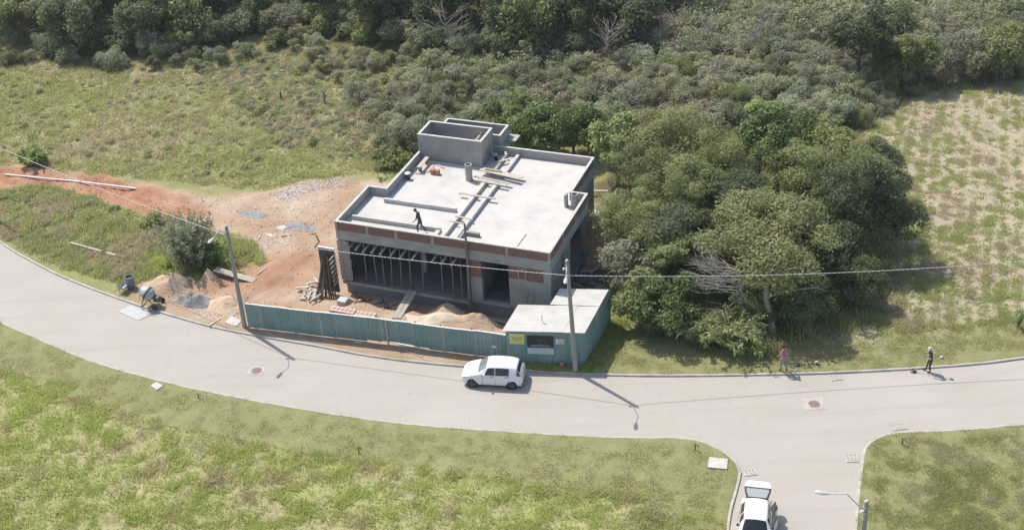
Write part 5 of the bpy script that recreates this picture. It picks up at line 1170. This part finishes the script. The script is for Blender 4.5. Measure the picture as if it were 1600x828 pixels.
def tree(name, kind, x, y, zc, s, lab, cat='tree', grp=None, sz=1.0, k=None):
    e = empty(name, (x, y, gz1(x, y)), 0); tag(e, lab, cat, grp)
    me = CS[kind][RND.randrange(len(CS[kind])) if k is None else k]
    c = link_mesh('crown', me, None, e); c.location = (0, 0, zc); c.scale = (s, s*RND.uniform(.9, 1.1), s*sz); c.rotation_euler = (0, 0, RND.uniform(0, 6.28))
    t = link_mesh('trunk', TR[RND.randrange(4)], None, e); t.scale = (zc*1.1, zc*1.1, zc); t.rotation_euler = (0, 0, RND.uniform(0, 6.28))
    return e
# --- the grove right of the house
GROVE = [  # px, py, z of crown centre, radius m, kind, z-scale, label
 (1195, 388, 5.8, 4.05, 'olive', .8, 'round light olive tree with a visible crooked trunk at the front of the grove'),
 (1345, 330, 4.6, 3.3, 'dark', 1.25, 'tall dense dark tree at the right end of the grove beside the pale field'),
 (1315, 285, 4.8, 3.2, 'olive', 1.0, 'olive tree behind the tall dark tree at the right of the grove'),
 (1218, 225, 6.8, 2.4, 'gloss', 1.15, 'glossy deep green tree in the upper middle of the grove'),
 (1188, 172, 8.2, 1.1, 'fresh', .8, 'bright yellow-green tree top showing above the glossy tree'),
 (1130, 250, 5.6, 3.0, 'olive', .9, 'grey-olive tree left of the glossy tree in the grove'),
 (1050, 215, 5.6, 3.3, 'olive', .9, 'broad grey-olive tree at the back of the grove'),
 (965, 235, 5.0, 2.3, 'fresh', 1.0, 'light yellow-green tree beside the far right corner of the house'),
 (1010, 275, 4.8, 2.8, 'olive', .9, 'dull olive tree in the left of the grove'),
 (1075, 305, 5.2, 3.0, 'olive', .9, 'dull olive tree in the very middle of the grove'),
 (1150, 315, 4.6, 2.4, 'dark', 1.0, 'dark tree in the hollow behind the round light tree'),
 (985, 350, 4.0, 2.5, 'olive', .95, 'feathery olive tree close to the right wall of the house'),
 (1050, 375, 3.8, 2.6, 'dark', 1.0, 'dark leafy tree at the centre left of the grove'),
 (985, 420, 2.8, 2.2, 'scrubg', .9, 'grey-green shrubby tree behind the shed at the edge of the grove'),
 (1045, 395, 4.4, 1.2, 'fresh', .8, 'small large-leaved light green tree inside the grove'),
 (1085, 345, 4.6, 1.3, 'fresh', 1.0, 'slim light green tree poking up in the middle of the grove'),
 (1260, 270, 5.6, 2.6, 'olive', .9, 'olive tree between the glossy tree and the right end of the grove'),
 (1290, 225, 5.4, 2.3, 'forest2', .9, 'yellowish olive tree at the upper right of the grove'),
 (1365, 275, 3.6, 2.2, 'dark', 1.1, 'dark tree overhanging the upper edge of the pale field'),
 (1285, 400, 3.2, 2.8, 'dark', 1.0, 'dark shaded tree behind the right side of the round light tree'),
 (1110, 420, 2.8, 2.2, 'dark', .9, 'low dark tree behind the dead grey branches'),
 (1000, 470, 2.0, 2.0, 'fresh', .95, 'leafy mid-green bush beside the shed'),
 (1045, 480, 2.2, 2.0, 'gloss', .95, 'broad-leaved green bush right of the shed lawn'),
 (1250, 470, 1.8, 2.2, 'dark', .9, 'dark undergrowth bush right of the crooked trunk'),
 (1330, 440, 2.0, 2.0, 'dark', .9, 'dark low bush at the foot of the tall right tree'),
 (1180, 470, 1.8, 1.7, 'dark', .9, 'shaded bush left of the crooked trunk'),
]
for px, py, zc, s, kind, sz, lab in GROVE:
    zc *= .72 if zc > 2.5 else .9
    s *= 1.06; p = G(px, py, zc); tree('tree' if zc > 2.5 else 'bush', kind, p.x, p.y, zc, s, lab, 'tree' if zc > 2.5 else 'bush', sz=sz)
def pxcol(q):
    d = CR @ (np.array([q[0], q[1], 2.0])-np.array([0, 0, CH])); return 800+F*d[0]/d[2], 414+F*d[1]/d[2]
def zone(q):
    x, y = pxcol(q)
    if x < 300: return 'at the left', 'left'
    if x < 560: return 'above the rough meadow', 'meadow'
    if x < 800: return 'straight above the house', 'house'
    if x < 1000: return 'above the right end of the house', 'right house'
    if x < 1330: return 'above the grove', 'grove'
    return 'above the pale field', 'field'
# dead branchy snags
def snag(name, x, y, h, lab, spread=1.4, n=26, r=.07, grp=None, az=None, smin=.2, vert=(.35, 1.1)):
    e = empty(name, (x, y, gz1(x, y))); tag(e, lab, 'dead tree', grp); rg = random.Random(int(x*100)+int(y*10))
    mb = MB(); bend = Vector((rg.uniform(-.5, .5), rg.uniform(-.5, .5), 0))
    mb.tube([(0, 0, -.1), bend*.5+Vector((0, 0, h*.5)), bend+Vector((0, 0, h))], [r, r*.7, r*.3], 7); mb.build('trunk', M['deadbark'], e, smooth=True)
    tw = MB()
    for i in range(n):
        z = h*rg.uniform(smin, 1); t = rg.uniform(0, 2*PI) if az is None else rg.gauss(az, .5); L = spread*rg.uniform(.5, 1.2)
        b = bend*(z/h)+Vector((0, 0, z)); d = Vector((math.cos(t), math.sin(t), rg.uniform(*vert))).normalized(); m_ = b+d*L*.5+Vector((rg.uniform(-.15, .15), rg.uniform(-.15, .15), .05))
        ee = b+d*L+Vector((rg.uniform(-.2, .2), rg.uniform(-.2, .2), rg.uniform(-.1, .25))); tw.tube([b, m_, ee], [r*.4, r*.25, .012], 5)
        for j in range(4):
            q = b+(ee-b)*rg.uniform(.4, .95); q2 = q+(d+Vector((rg.uniform(-.9, .9), rg.uniform(-.9, .9), rg.uniform(-.3, .6)))).normalized()*L*.4; tw.tube([q, q2], [.016, .008], 4)
    tw.build('branches', M['deadbark'], e); return e
for px, py, h, sp, lab in [(700, 95, 4.2, 2.6, 'bare grey dead tree fanning out at the forest edge behind the house'), (1110, 92, 3.4, 2.0, 'bare pale dead branches in the scrub behind the grove, left of two'),
        (1190, 85, 3.4, 2.0, 'bare pale dead branches in the scrub behind the grove, right of two'), (945, 108, 3.6, 2.2, 'bare twiggy grey shrub at the foot of the dark forest'),
        (880, 92, 4.4, 2.0, 'thin dead tree standing against the dark forest'), (985, 190, 3.2, 1.8, 'grey twiggy dead shrub behind the right corner of the house')]:
    p = G(px, py); snag('dead_tree', p.x, p.y, h, lab, sp)
for k, (px, py) in enumerate([(905, 100), (970, 98), (1030, 92), (1075, 100), (1150, 95), (1230, 100), (1000, 118), (1290, 70), (1060, 62), (1180, 48), (870, 112), (1320, 120), (640, 185), (1390, 105), (1470, 60), (1120, 150)]):
    q = G(px, py); snag('twiggy_shrub', q.x, q.y, RND.uniform(1.6, 2.8), 'pale grey leafless twiggy shrub in the thicket, '+zone((q.x, q.y))[0], RND.uniform(1.2, 1.9), 20, .045, 'leafless twiggy shrubs '+zone((q.x, q.y))[1])
p = G(1172, 522); snag('dead_branches', p.x-.2, p.y+.5, 4.4, 'grey dead branches stretching left from the crooked trunk in the grove', 2.9, 30, .09, None, PI, .55, (-.1, .5))
p = G(1207, 520)
ct = MB().tube([(p.x, p.y, -.1), (p.x-.15, p.y+.1, 1.2), (p.x-.55, p.y+.1, 2.6), (p.x-.5, p.y+.2, 4.2), (p.x-.45, p.y+.4, 6.2)], [.24, .19, .16, .12, .07], 9)
for (a, b, r) in (((-.55, .1, 2.6), (1.6, -.6, 3.6), .07), ((-.5, .2, 3.9), (.9, -1.2, 5.6), .06), ((-.5, .2, 3.4), (-2.3, -.8, 4.3), .06), ((1.6, -.6, 3.6), (3.0, -.9, 3.5), .04)):
    a_, b_ = p+Vector(a), p+Vector(b); ct.tube([a_, (a_+b_)/2+Vector((0, 0, .2)), b_], [r, r*.7, r*.3], 6)
tag(ct.build('bare_tree', M['deadbark'], smooth=True), 'crooked grey tree with bare limbs in front of the round light tree', 'dead tree')
# weeping bamboo-like clumps, spiky shrub, tall grass
def frond_mesh(name, n_st, h, spread, n_leaf, size, mat, arch=.6, rng=NR, aspect=.16, base=.25, stems=True, hang=.8, lift=1.0):
    V = []; rn = []; sm = MB()
    for i in range(n_st):
        t = rng.uniform(0, 2*PI); L = h*rng.uniform(.6, 1.08); sp = spread*rng.uniform(.25, 1.0); bx, by = rng.normal(size=2)*base
        pts = []
        for k in range(7):
            u = k/6; pts.append((bx+math.cos(t)*sp*u**1.7, by+math.sin(t)*sp*u**1.7, L*(u*lift-arch*.55*u**3)))
        if stems: sm.tube(pts, [.022-.003*k for k in range(7)], 4)
        lr = rng.random()
        for j in range(n_leaf):
            u = rng.uniform(.18, 1.0); k = min(5, int(u*6)); f = u*6-k; q = np.array(pts[k])*(1-f)+np.array(pts[k+1])*f
            tg = np.array(pts[k+1])-np.array(pts[k]); tg /= np.linalg.norm(tg)
            a = tg*.7+rng.normal(size=3)*.6; a[2] -= hang*u; a /= np.linalg.norm(a); b = np.cross(a, rng.normal(size=3)); b /= np.linalg.norm(b)
            s = size*rng.uniform(.6, 1.3); q = q+rng.normal(size=3)*.05
            V += [q, q+a*s*.4+b*s*aspect, q+a*s, q+a*s*.4-b*s*aspect]; rn += [.5*lr+.5*rng.random()]*4
    m_ = len(V)//4; me = fast_mesh(name, np.array(V), np.arange(4*m_).reshape(m_, 4), {'rnd': ('FLOAT', np.array(rn))}); me.materials.append(M[mat]); return me, sm
def frond(name, px, py, lab, cat, *a, **k):
    p = on(G(px, py)); e = empty(name, p); tag(e, lab, cat); me, sm = frond_mesh('foliage', *a, **k); link_mesh('foliage', me, None, e)
    if sm.v: sm.build('stems', M['bark'], e)
    return e
frond('bamboo_clump', 1140, 545, 'weeping yellow-green bamboo clump at the front edge of the grove', 'bamboo', 60, 3.4, 2.3, 70, .34, 'leaf_bamboo', .8)
frond('bamboo_clump', 1095, 540, 'smaller arching bamboo clump left of the weeping one', 'bamboo', 42, 2.7, 2.0, 55, .32, 'leaf_bamboo', .8)
frond('bamboo_clump', 1175, 550, 'low trailing bamboo clump beside the man in the red top', 'bamboo', 34, 1.7, 1.7, 50, .30, 'leaf_fresh', .8)
frond('spiky_shrub', 302, 416, 'dark spiky grey-leaved shrub on the grass island left of the house', 'shrub', 110, 4.2, 1.9, 60, .30, 'leaf_grey', .2, hang=.1, base=.5)
frond('spiky_shrub', 338, 412, 'green lower shrub hugging the right side of the spiky shrub', 'shrub', 30, 1.9, 1.1, 50, .3, 'leaf_gloss', .5, hang=.4, base=.5)
frond('spiky_shrub', 243, 352, 'small bright tuft of tall grass on the near edge of the red track', 'shrub', 22, 1.2, .7, 30, .3, 'leaf_fresh', .4, hang=.1, base=.3)
frond('grass_clump', 55, 258, 'tall bushy grass clump on the far edge of the red track', 'grass clump', 60, 1.9, 1.1, 50, .34, 'leaf_fresh', .5, hang=.2, base=.4)
frond('grass_clump', 610, 262, 'fan of long light green leaves beside the left rear of the house', 'grass clump', 40, 2.0, 1.6, 45, .36, 'leaf_fresh', .7, hang=.4, base=.6)
frond('young_tree', 1590, 513, 'thin green sapling on the mown verge at the right edge', 'sapling', 6, 1.5, .5, 28, .16, 'leaf_fresh', .3, hang=.2, base=.03, aspect=.4)
# --- forest and scrub behind
def fill(poly, dmin, n, rng=NR):
    P = np.array(poly); lo_, hi_ = P.min(0), P.max(0); c = rng.uniform(lo_, hi_, (n*6, 2)); d, ins = pdist(c[:, 0], c[:, 1], poly); c = c[ins]; out = np.zeros((0, 2))
    keep = []
    for q in c:
        if len(keep) and ((np.array(keep)-q)**2).sum(1).min() < dmin*dmin: continue
        keep.append(q)
        if len(keep) >= n: break
    return keep
for q in fill(P_FOREST, 3.1, 175):
    z = RND.uniform(2.9, 4.6); kd = 'forest' if RND.random() < .72 else 'forest2'
    tree('forest_tree', kd, q[0], q[1], z, RND.uniform(2.3, 3.3), ('dark evergreen tree in the forest along the top, ' if kd == 'forest' else 'lighter olive tree in the forest along the top, ')+zone(q)[0], 'tree',
         ('dark forest trees ' if kd == 'forest' else 'lighter forest trees ')+zone(q)[1], sz=RND.uniform(1.0, 1.35))
sq = sorted(fill(P_SCRUB, 1.35, 1250), key=lambda q: q[1]-.12*q[0])
SK = {'scrub': 'olive', 'scrubg': 'grey-green', 'dry': 'brownish dry', 'olive': 'fuller leafy olive'}
for q in sq[:290]:
    r_ = RND.random(); kd = 'scrub' if r_ < .55 else ('scrubg' if r_ < .86 else ('dry' if r_ < .90 else 'olive')); z = RND.uniform(.35, 1.3)
    tree('scrub_bush', kd, q[0], q[1], z, RND.uniform(.8, 1.9), SK[kd]+' scrub bush in the thicket, '+zone(q)[0], 'bush', SK[kd]+' scrub '+zone(q)[1], sz=RND.uniform(.8, 1.15))
VV = []; RN = []
for q in sq[290:]:
    me_ = CS[RND.choice(['scrub', 'scrub', 'scrubg'])][RND.randrange(3)]; nv = len(me_.vertices); co = np.empty(nv*3, np.float32); me_.vertices.foreach_get('co', co); rn_ = np.empty(nv, np.float32); me_.attributes['rnd'].data.foreach_get('value', rn_)
    k = NR.random(nv//4) < .28; co = co.reshape(-1, 4, 3)[k]; rn_ = rn_.reshape(-1, 4)[k]; cc = co.mean(1, keepdims=True); co = cc+(co-cc)*1.5
    s = RND.uniform(.9, 2.3); t = RND.uniform(0, 6.28); z = RND.uniform(.4, 1.4); xr = co[..., 0]*math.cos(t)-co[..., 1]*math.sin(t); yr = co[..., 0]*math.sin(t)+co[..., 1]*math.cos(t)
    VV.append(np.stack([xr*s+q[0], yr*s+q[1], co[..., 2]*s+z], -1).reshape(-1, 3)); RN.append(np.clip(rn_*.7+RND.uniform(-.15, .4), 0, 1).ravel())
if VV:
    VV = np.concatenate(VV); RN = np.concatenate(RN); tag(link_mesh('far_scrub', fast_mesh('far_scrub', VV, np.arange(len(VV)).reshape(-1, 4), {'rnd': ('FLOAT', RN)}), M['leaf_scrub']), 'far olive scrub thicket merging into one mass behind the grove', None, None, 'stuff')
for px, py, zc, s, kind, lab in [(1345, 60, 4.2, 3.0, 'forest', 'dark round tree standing out of the scrub at the upper right'), (1380, 40, 4.0, 2.6, 'forest', 'dark tree behind the round one in the upper right scrub'), (1425, 95, 2.6, 2.3, 'forest2', 'olive round bush above the far edge of the pale field'),
        (1500, 85, 2.2, 2.3, 'scrubg', 'grey-green bush left of the upper right corner above the field'), (1570, 80, 2.6, 2.6, 'forest2', 'olive bush in the upper right corner above the field'), (845, 210, 2.2, 2.6, 'gloss', 'lush green bush close behind the back parapet of the house'), (800, 185, 2.0, 2.3, 'fresh', 'bright green bush behind the stair tower'),
        (895, 205, 2.4, 2.5, 'gloss', 'deep green bush behind the far right corner of the house'), (560, 150, .9, 1.4, 'scrubg', 'grey-green bush left of the tank room in the meadow'), (610, 165, 1.1, 1.6, 'scrub', 'olive bush just left of the house rear'), (640, 215, 1.5, 1.8, 'scrub', 'dull bush touching the left rear parapet view'),
        (35, 45, 1.3, 1.7, 'scrub', 'loose olive bush in the upper left corner'), (75, 66, 1.0, 1.5, 'scrubg', 'grey bush near the upper left corner'), (110, 88, .8, 1.3, 'scrub', 'olive bush in front of the forest at the upper left'), (0, 36, 1.6, 2.2, 'forest2', 'tree cut by the left edge in the upper left corner'),
        (175, 92, .9, 1.6, 'scrubg', 'low grey bush at the left foot of the forest'), (20, 12, 3.4, 2.6, 'forest2', 'tall olive tree in the far upper left corner'), (60, 10, 3.4, 2.5, 'scrub', 'olive tree right of the far upper left corner')]:
    p = G(px, py, zc); tree('bush' if zc < 3 else 'tree', kind, p.x, p.y, zc, s, lab, 'bush' if zc < 3 else 'tree')
P_EDGE = pix((100, 92), (330, 88), (400, 56), (480, 52), (600, 72), (690, 98), (760, 106), (1000, 102), (1000, 82), (760, 84), (690, 70), (600, 45), (470, 20), (390, 25), (330, 55), (100, 65))
for q in fill(P_EDGE, 1.5, 120):
    kd = RND.choice(['scrub', 'scrubg', 'forest', 'forest', 'forest2']); tree('edge_bush', kd, q[0], q[1], RND.uniform(.9, 1.6), RND.uniform(1.2, 2.1), {'scrub': 'olive', 'scrubg': 'grey-green', 'forest': 'dark', 'forest2': 'leafy olive'}[kd]+' bush at the forest edge, '+zone(q)[0], 'bush', 'forest edge bushes '+kd+' '+zone(q)[1])
P_EDGE2 = pix((-20, 60), (100, 88), (330, 86), (400, 58), (480, 56), (600, 78), (690, 102), (640, 150), (590, 180), (520, 130), (430, 100), (330, 112), (200, 112), (100, 112), (-20, 100))
for q in fill(P_EDGE2, 1.5, 110):
    kd = RND.choice(['scrub', 'scrub', 'scrubg', 'forest2']); tree('meadow_bush', kd, q[0], q[1], RND.uniform(.25, .8), RND.uniform(.55, 1.3), {'scrub': 'olive', 'scrubg': 'grey-green', 'forest2': 'leafy olive'}[kd]+' bush straggling out of the forest into the meadow, '+zone(q)[0], 'bush', 'straggling meadow bushes '+kd+' '+zone(q)[1])
# --- meadow shrubs, left
LOWV = []; LOWR = []
def shrubs(poly, n, dmin, kinds, smin, smax, lab, grp, keep=999):
    for iq, q in enumerate(fill(poly, dmin, n)):
        if sdf(np.array([q[0]]), np.array([q[1]]), P_TRACK)[0] < .6: continue
        kd = RND.choice(kinds)
        if iq >= keep:
            me_ = CS[kd][RND.randrange(len(CS[kd]))]; nv = len(me_.vertices); co = np.empty(nv*3, np.float32); me_.vertices.foreach_get('co', co); co = co.reshape(-1, 3); rn_ = np.empty(nv, np.float32); me_.attributes['rnd'].data.foreach_get('value', rn_)
            s = RND.uniform(smin, smax)*.8; t = RND.uniform(0, 6.28); LOWV.append(np.stack([(co[:, 0]*math.cos(t)-co[:, 1]*math.sin(t))*s+q[0], (co[:, 0]*math.sin(t)+co[:, 1]*math.cos(t))*s+q[1], co[:, 2]*s*.8+gz1(*q)], 1)); LOWR.append(np.clip(rn_+RND.uniform(-.3, .3), 0, 1)); continue
        o = link_mesh('shrub', CS[kd][RND.randrange(len(CS[kd]))], None); s = RND.uniform(smin, smax)
        o.location = (q[0], q[1], gz1(*q)); o.scale = (s, s, s*RND.uniform(.6, 1.0)); o.rotation_euler = (0, 0, RND.uniform(0, 6.28))
        tag(o, lab[kd], 'shrub', grp+' '+{'shrub': 'grey', 'shrubg': 'green', 'shrubo': 'olive', 'shrubd': 'brown'}[kd])
SL = {'shrub': 'low grey-green shrub in the rough meadow left of the house', 'shrubg': 'low fresh green shrub in the rough meadow left of the house', 'shrubo': 'low olive shrub in the rough meadow left of the house', 'shrubd': 'low brown dry shrub in the rough meadow left of the house'}
shrubs(pix((300, 110), (480, 65), (690, 105), (590, 180), (600, 245), (520, 250), (430, 225), (380, 175)), 420, .6, ['shrub', 'shrub', 'shrubo', 'shrubo', 'shrubg', 'shrubd'], .3, .75, SL, 'meadow shrubs', 150)
SL2 = {k: v.replace('rough meadow left of the house', 'open grass of the upper left meadow') for k, v in SL.items()}
shrubs(pix((-30, 90), (100, 92), (300, 110), (380, 175), (430, 225), (400, 290), (200, 260), (-30, 240)), 330, .9, ['shrub', 'shrubo', 'shrubg', 'shrubg', 'shrubd'], .18, .5, SL2, 'open meadow shrubs', 95)
SL3 = {k: v.replace('in the rough meadow left of the house', 'in the strip between road and red track') for k, v in SL.items()}
shrubs(pix((-20, 300), (60, 298), (160, 320), (240, 345), (280, 400), (180, 440), (80, 405), (-20, 360)), 90, .8, ['shrub', 'shrubo', 'shrubg', 'shrubd'], .2, .55, SL3, 'strip shrubs', 45)
LOWV = np.concatenate(LOWV); tag(link_mesh('low_scrub', fast_mesh('low_scrub', LOWV, np.arange(len(LOWV)).reshape(-1, 4), {'rnd': ('FLOAT', np.concatenate(LOWR))}), M['leaf_scrub']), 'small low scrub plants dotted through the meadow grass', None, None, 'stuff')
# --- grass, nobody could count it
def grassmat(name, a, b, dry):
    m, t, p = newmat(name); at = N(t, 'ShaderNodeAttribute', attribute_name='rnd').outputs['Fac']; dr_ = N(t, 'ShaderNodeAttribute', attribute_name='dry').outputs['Fac']
    c = mixc(t, dr_, mixc(t, at, a, b), dry); t.links.new(c, p.inputs['Base Color']); p.inputs['Roughness'].default_value = .7; p.inputs['Specular IOR Level'].default_value = .2
    tr = N(t, 'ShaderNodeBsdfTranslucent'); t.links.new(c, tr.inputs[0]); mx = N(t, 'ShaderNodeMixShader'); mx.inputs[0].default_value = .5
    t.links.new(p.outputs[0], mx.inputs[1]); t.links.new(tr.outputs[0], mx.inputs[2]); t.links.new(mx.outputs[0], t.nodes['Material Output'].inputs[0]); return m
def grass(name, poly, n, h, wd, nb, mat, lab, dens=None, dry=None, spread=.12, avoid=True):
    P = np.array(poly); c = NR.uniform(P.min(0), P.max(0), (int(n*2.2), 2)); _, ins = pdist(c[:, 0], c[:, 1], poly); c = c[ins][:n]
    a = fmasks(c[:, 0], c[:, 1]); k = a['road'] > .16
    if avoid: k &= (a['dirt'] < .35) & (a['red'] < .35) & (sdf(c[:, 0], c[:, 1], P_HOUSE) > .3)
    if dens is not None: k &= NR.random(len(c)) < dens(c[:, 0], c[:, 1], a)
    c = c[k]; a = {q: v[k] for q, v in a.items()}; z = gzf(c[:, 0], c[:, 1]); near = a['road'] < 1.2; z = np.where(near, np.maximum(z, .10), z)
    m_ = len(c); cl = sst(fbm(c[:, 0], c[:, 1], 1.5, 2, 21), .34, .66); hv = h*(.45+1.1*cl)*np.where(a['mown'] > .5, .6, 1); dv = np.clip(dry(c[:, 0], c[:, 1]) if dry else np.zeros(m_), 0, 1)
    rep = lambda q: np.repeat(q, nb)
    t = NR.uniform(0, 2*PI, m_*nb); off = NR.normal(size=(m_*nb, 2))*spread*rep(hv/h)[:, None]
    b = np.stack([rep(c[:, 0])+off[:, 0], rep(c[:, 1])+off[:, 1], rep(z)-.01], 1); hh = rep(hv)*NR.uniform(.6, 1.25, m_*nb); lean = NR.uniform(.1, .75, m_*nb)*hh
    ww = wd*NR.uniform(.6, 1.4, m_*nb); sx = np.stack([-np.sin(t), np.cos(t), np.zeros_like(t)], 1)*ww[:, None]/2
    tip = b+np.stack([np.cos(t)*lean, np.sin(t)*lean, hh], 1); V = np.stack([b-sx, b+sx, tip], 1).reshape(-1, 3)
    rn = np.clip(.45*NR.random(m_*nb)+.35*rep(cl)+.3*rep(fbm(c[:, 0], c[:, 1], .25, 3, 31)-.3), 0, 1); dd = np.clip(rep(dv)+NR.normal(size=m_*nb)*.15, 0, 1)
    me = fast_mesh(name, V, np.arange(3*m_*nb).reshape(-1, 3), {'rnd': ('FLOAT', np.repeat(rn, 3)), 'dry': ('FLOAT', np.repeat(dd, 3))})
    o = link_mesh(name, me, mat); tag(o, lab, None, None, 'stuff'); return o
gm_l = grassmat('grass_lush', (.40, .48, .13), (.60, .64, .23), (.54, .47, .29))
gm_m = grassmat('grass_meadow', (.35, .39, .15), (.53, .53, .23), (.55, .475, .31))
gm_o = grassmat('grass_mown', (.33, .36, .14), (.46, .46, .21), (.50, .45, .28))
gm_f = grassmat('grass_field', (.36, .43, .15), (.56, .59, .24), (.55, .49, .32))
clumpy = lambda s, lo_, hi_, sd: (lambda x, y, a: sst(fbm(x, y, s, 3, sd), lo_, hi_))
dryf = lambda sc, sd, lo_=.42, hi_=.66: (lambda x, y: sst(fbm(x, y, sc, 4, sd), lo_, hi_))
grass('lush_grass', pix((-60, 590), (0, 580), (120, 605), (250, 665), (500, 712), (900, 765), (1130, 790), (1130, 840), (-60, 840)), 34000, .17, .045, 6, gm_l, 'bright green lush grass tussocks filling the lower left', lambda x, y, a: .35+.65*sst(fbm(x, y, 1.7, 3, 41), .40, .56), dryf(.6, 42, .56, .78))
grass('mown_grass', pix((-60, 470), (0, 500), (300, 600), (700, 665), (1060, 680), (1170, 720), (1150, 840), (-60, 840)), 64000, .085, .035, 5, gm_o, 'short mown grass between the road and the lush tussocks', lambda x, y, a: np.where(a['lush'] > .6, .1, .9), dryf(.5, 43))
grass('mown_grass', pix((1330, 672), (1640, 655), (1640, 840), (1320, 840)), 26000, .085, .035, 5, gm_o, 'short mown grass on the lower right corner lawn', None, dryf(.5, 44))
grass('mown_grass', pix((905, 590), (950, 500), (1050, 520), (1250, 540), (1640, 490), (1640, 570), (1180, 592)), 14000, .10, .035, 5, gm_o, 'short mown verge grass between the grove and the road', None, dryf(.6, 45, .5, .75))
grass('meadow_grass', pix((-60, 60), (700, 60), (640, 260), (420, 300), (200, 280), (-60, 260)), 52000, .22, .05, 5, gm_m, 'rough meadow grass between the red track and the forest', None, lambda x, y: .35*fmasks(x, y)['tan']+.7*sst(fbm(x, y, .3, 4, 46), .48, .72))
grass('strip_grass', pix((-60, 285), (70, 290), (250, 335), (420, 380), (420, 420), (330, 430), (200, 450), (90, 420), (-60, 340)), 15000, .22, .05, 6, gm_m, 'rough grass on the strip between the road and the red track', None, dryf(.5, 47))
grass('strip_grass', pix((225, 400), (300, 390), (400, 370), (425, 405), (380, 428), (310, 438), (250, 435)), 2600, .34, .05, 8, gm_l, 'tall bright grass round the foot of the spiky shrub', None, dryf(.5, 48, .55, .8))
grass('field_grass', pix((1230, 510), (1345, 205), (1480, 140), (1640, 120), (1640, 500), (1420, 525)), 80000, .15, .04, 6, gm_f, 'scattered fresh green tufts on the pale right-hand field', lambda x, y, a: sst(fbm(x, y, 2.6, 2, 51)+.13*np.sin((x*.94-y*.34)*2*PI/1.0)+.30*(fbm(x, y, .12, 2, 52)-.5)+.0045*(88-y), .50, .64)*(a['shade'] < .5), dryf(.4, 53, .5, .7))
grass('field_litter', pix((1230, 510), (1345, 205), (1480, 140), (1640, 120), (1640, 500), (1420, 525)), 12000, .09, .05, 4, grassmat('straw', (.36, .30, .20), (.44, .38, .27), (.30, .25, .17)), 'dry straw litter on the pale right-hand field', None, None, .2)
grass('scrub_grass', P_SCRUB, 26000, .75, .05, 6, grassmat('grass_scrub', (.25, .27, .14), (.44, .45, .25), (.46, .40, .27)), 'tall feathery grass filling the gaps in the scrub thicket', None, dryf(.4, 55, .45, .75), .3)
grass('undergrowth', pix((940, 480), (960, 300), (1100, 200), (1350, 210), (1400, 430), (1350, 520), (1210, 560), (1040, 540)), 12000, .35, .07, 5, gm_m, 'undergrowth beneath the trees of the grove', None, None, .25)
grass('verge_grass', pix((205, 455), (360, 505), (385, 520), (600, 556), (700, 566), (700, 570), (385, 530), (180, 462)), 1500, .13, .035, 5, gm_l, 'weedy grass along the kerb in front of the hoarding', clumpy(1.2, .45, .6, 61), None, .1, False)
grass('verge_grass', pix((780, 575), (790, 567), (915, 572), (955, 505), (975, 500), (960, 590)), 3500, .2, .04, 6, gm_l, 'grass growing at the foot of the green shed', None, None, .12, False)

# ------------------------------------------------------------------ thin scattering volume added to lift shadows and soften contrast
hz_o = MB().box(-2900, 2900, -2900, 2900, -2.2, 48.6).build('added_haze', None)
hm = bpy.data.materials.new('added_haze'); hm.use_nodes = True; ht = hm.node_tree; ht.nodes.remove(ht.nodes['Principled BSDF'])
pv = ht.nodes.new('ShaderNodeVolumePrincipled'); pv.inputs['Color'].default_value = (.93, .95, .97, 1); pv.inputs['Density'].default_value = .0002; pv.inputs['Anisotropy'].default_value = .3
ht.links.new(pv.outputs[0], ht.nodes['Material Output'].inputs['Volume']); hz_o.data.materials.append(hm); tag(hz_o, kind='stuff')
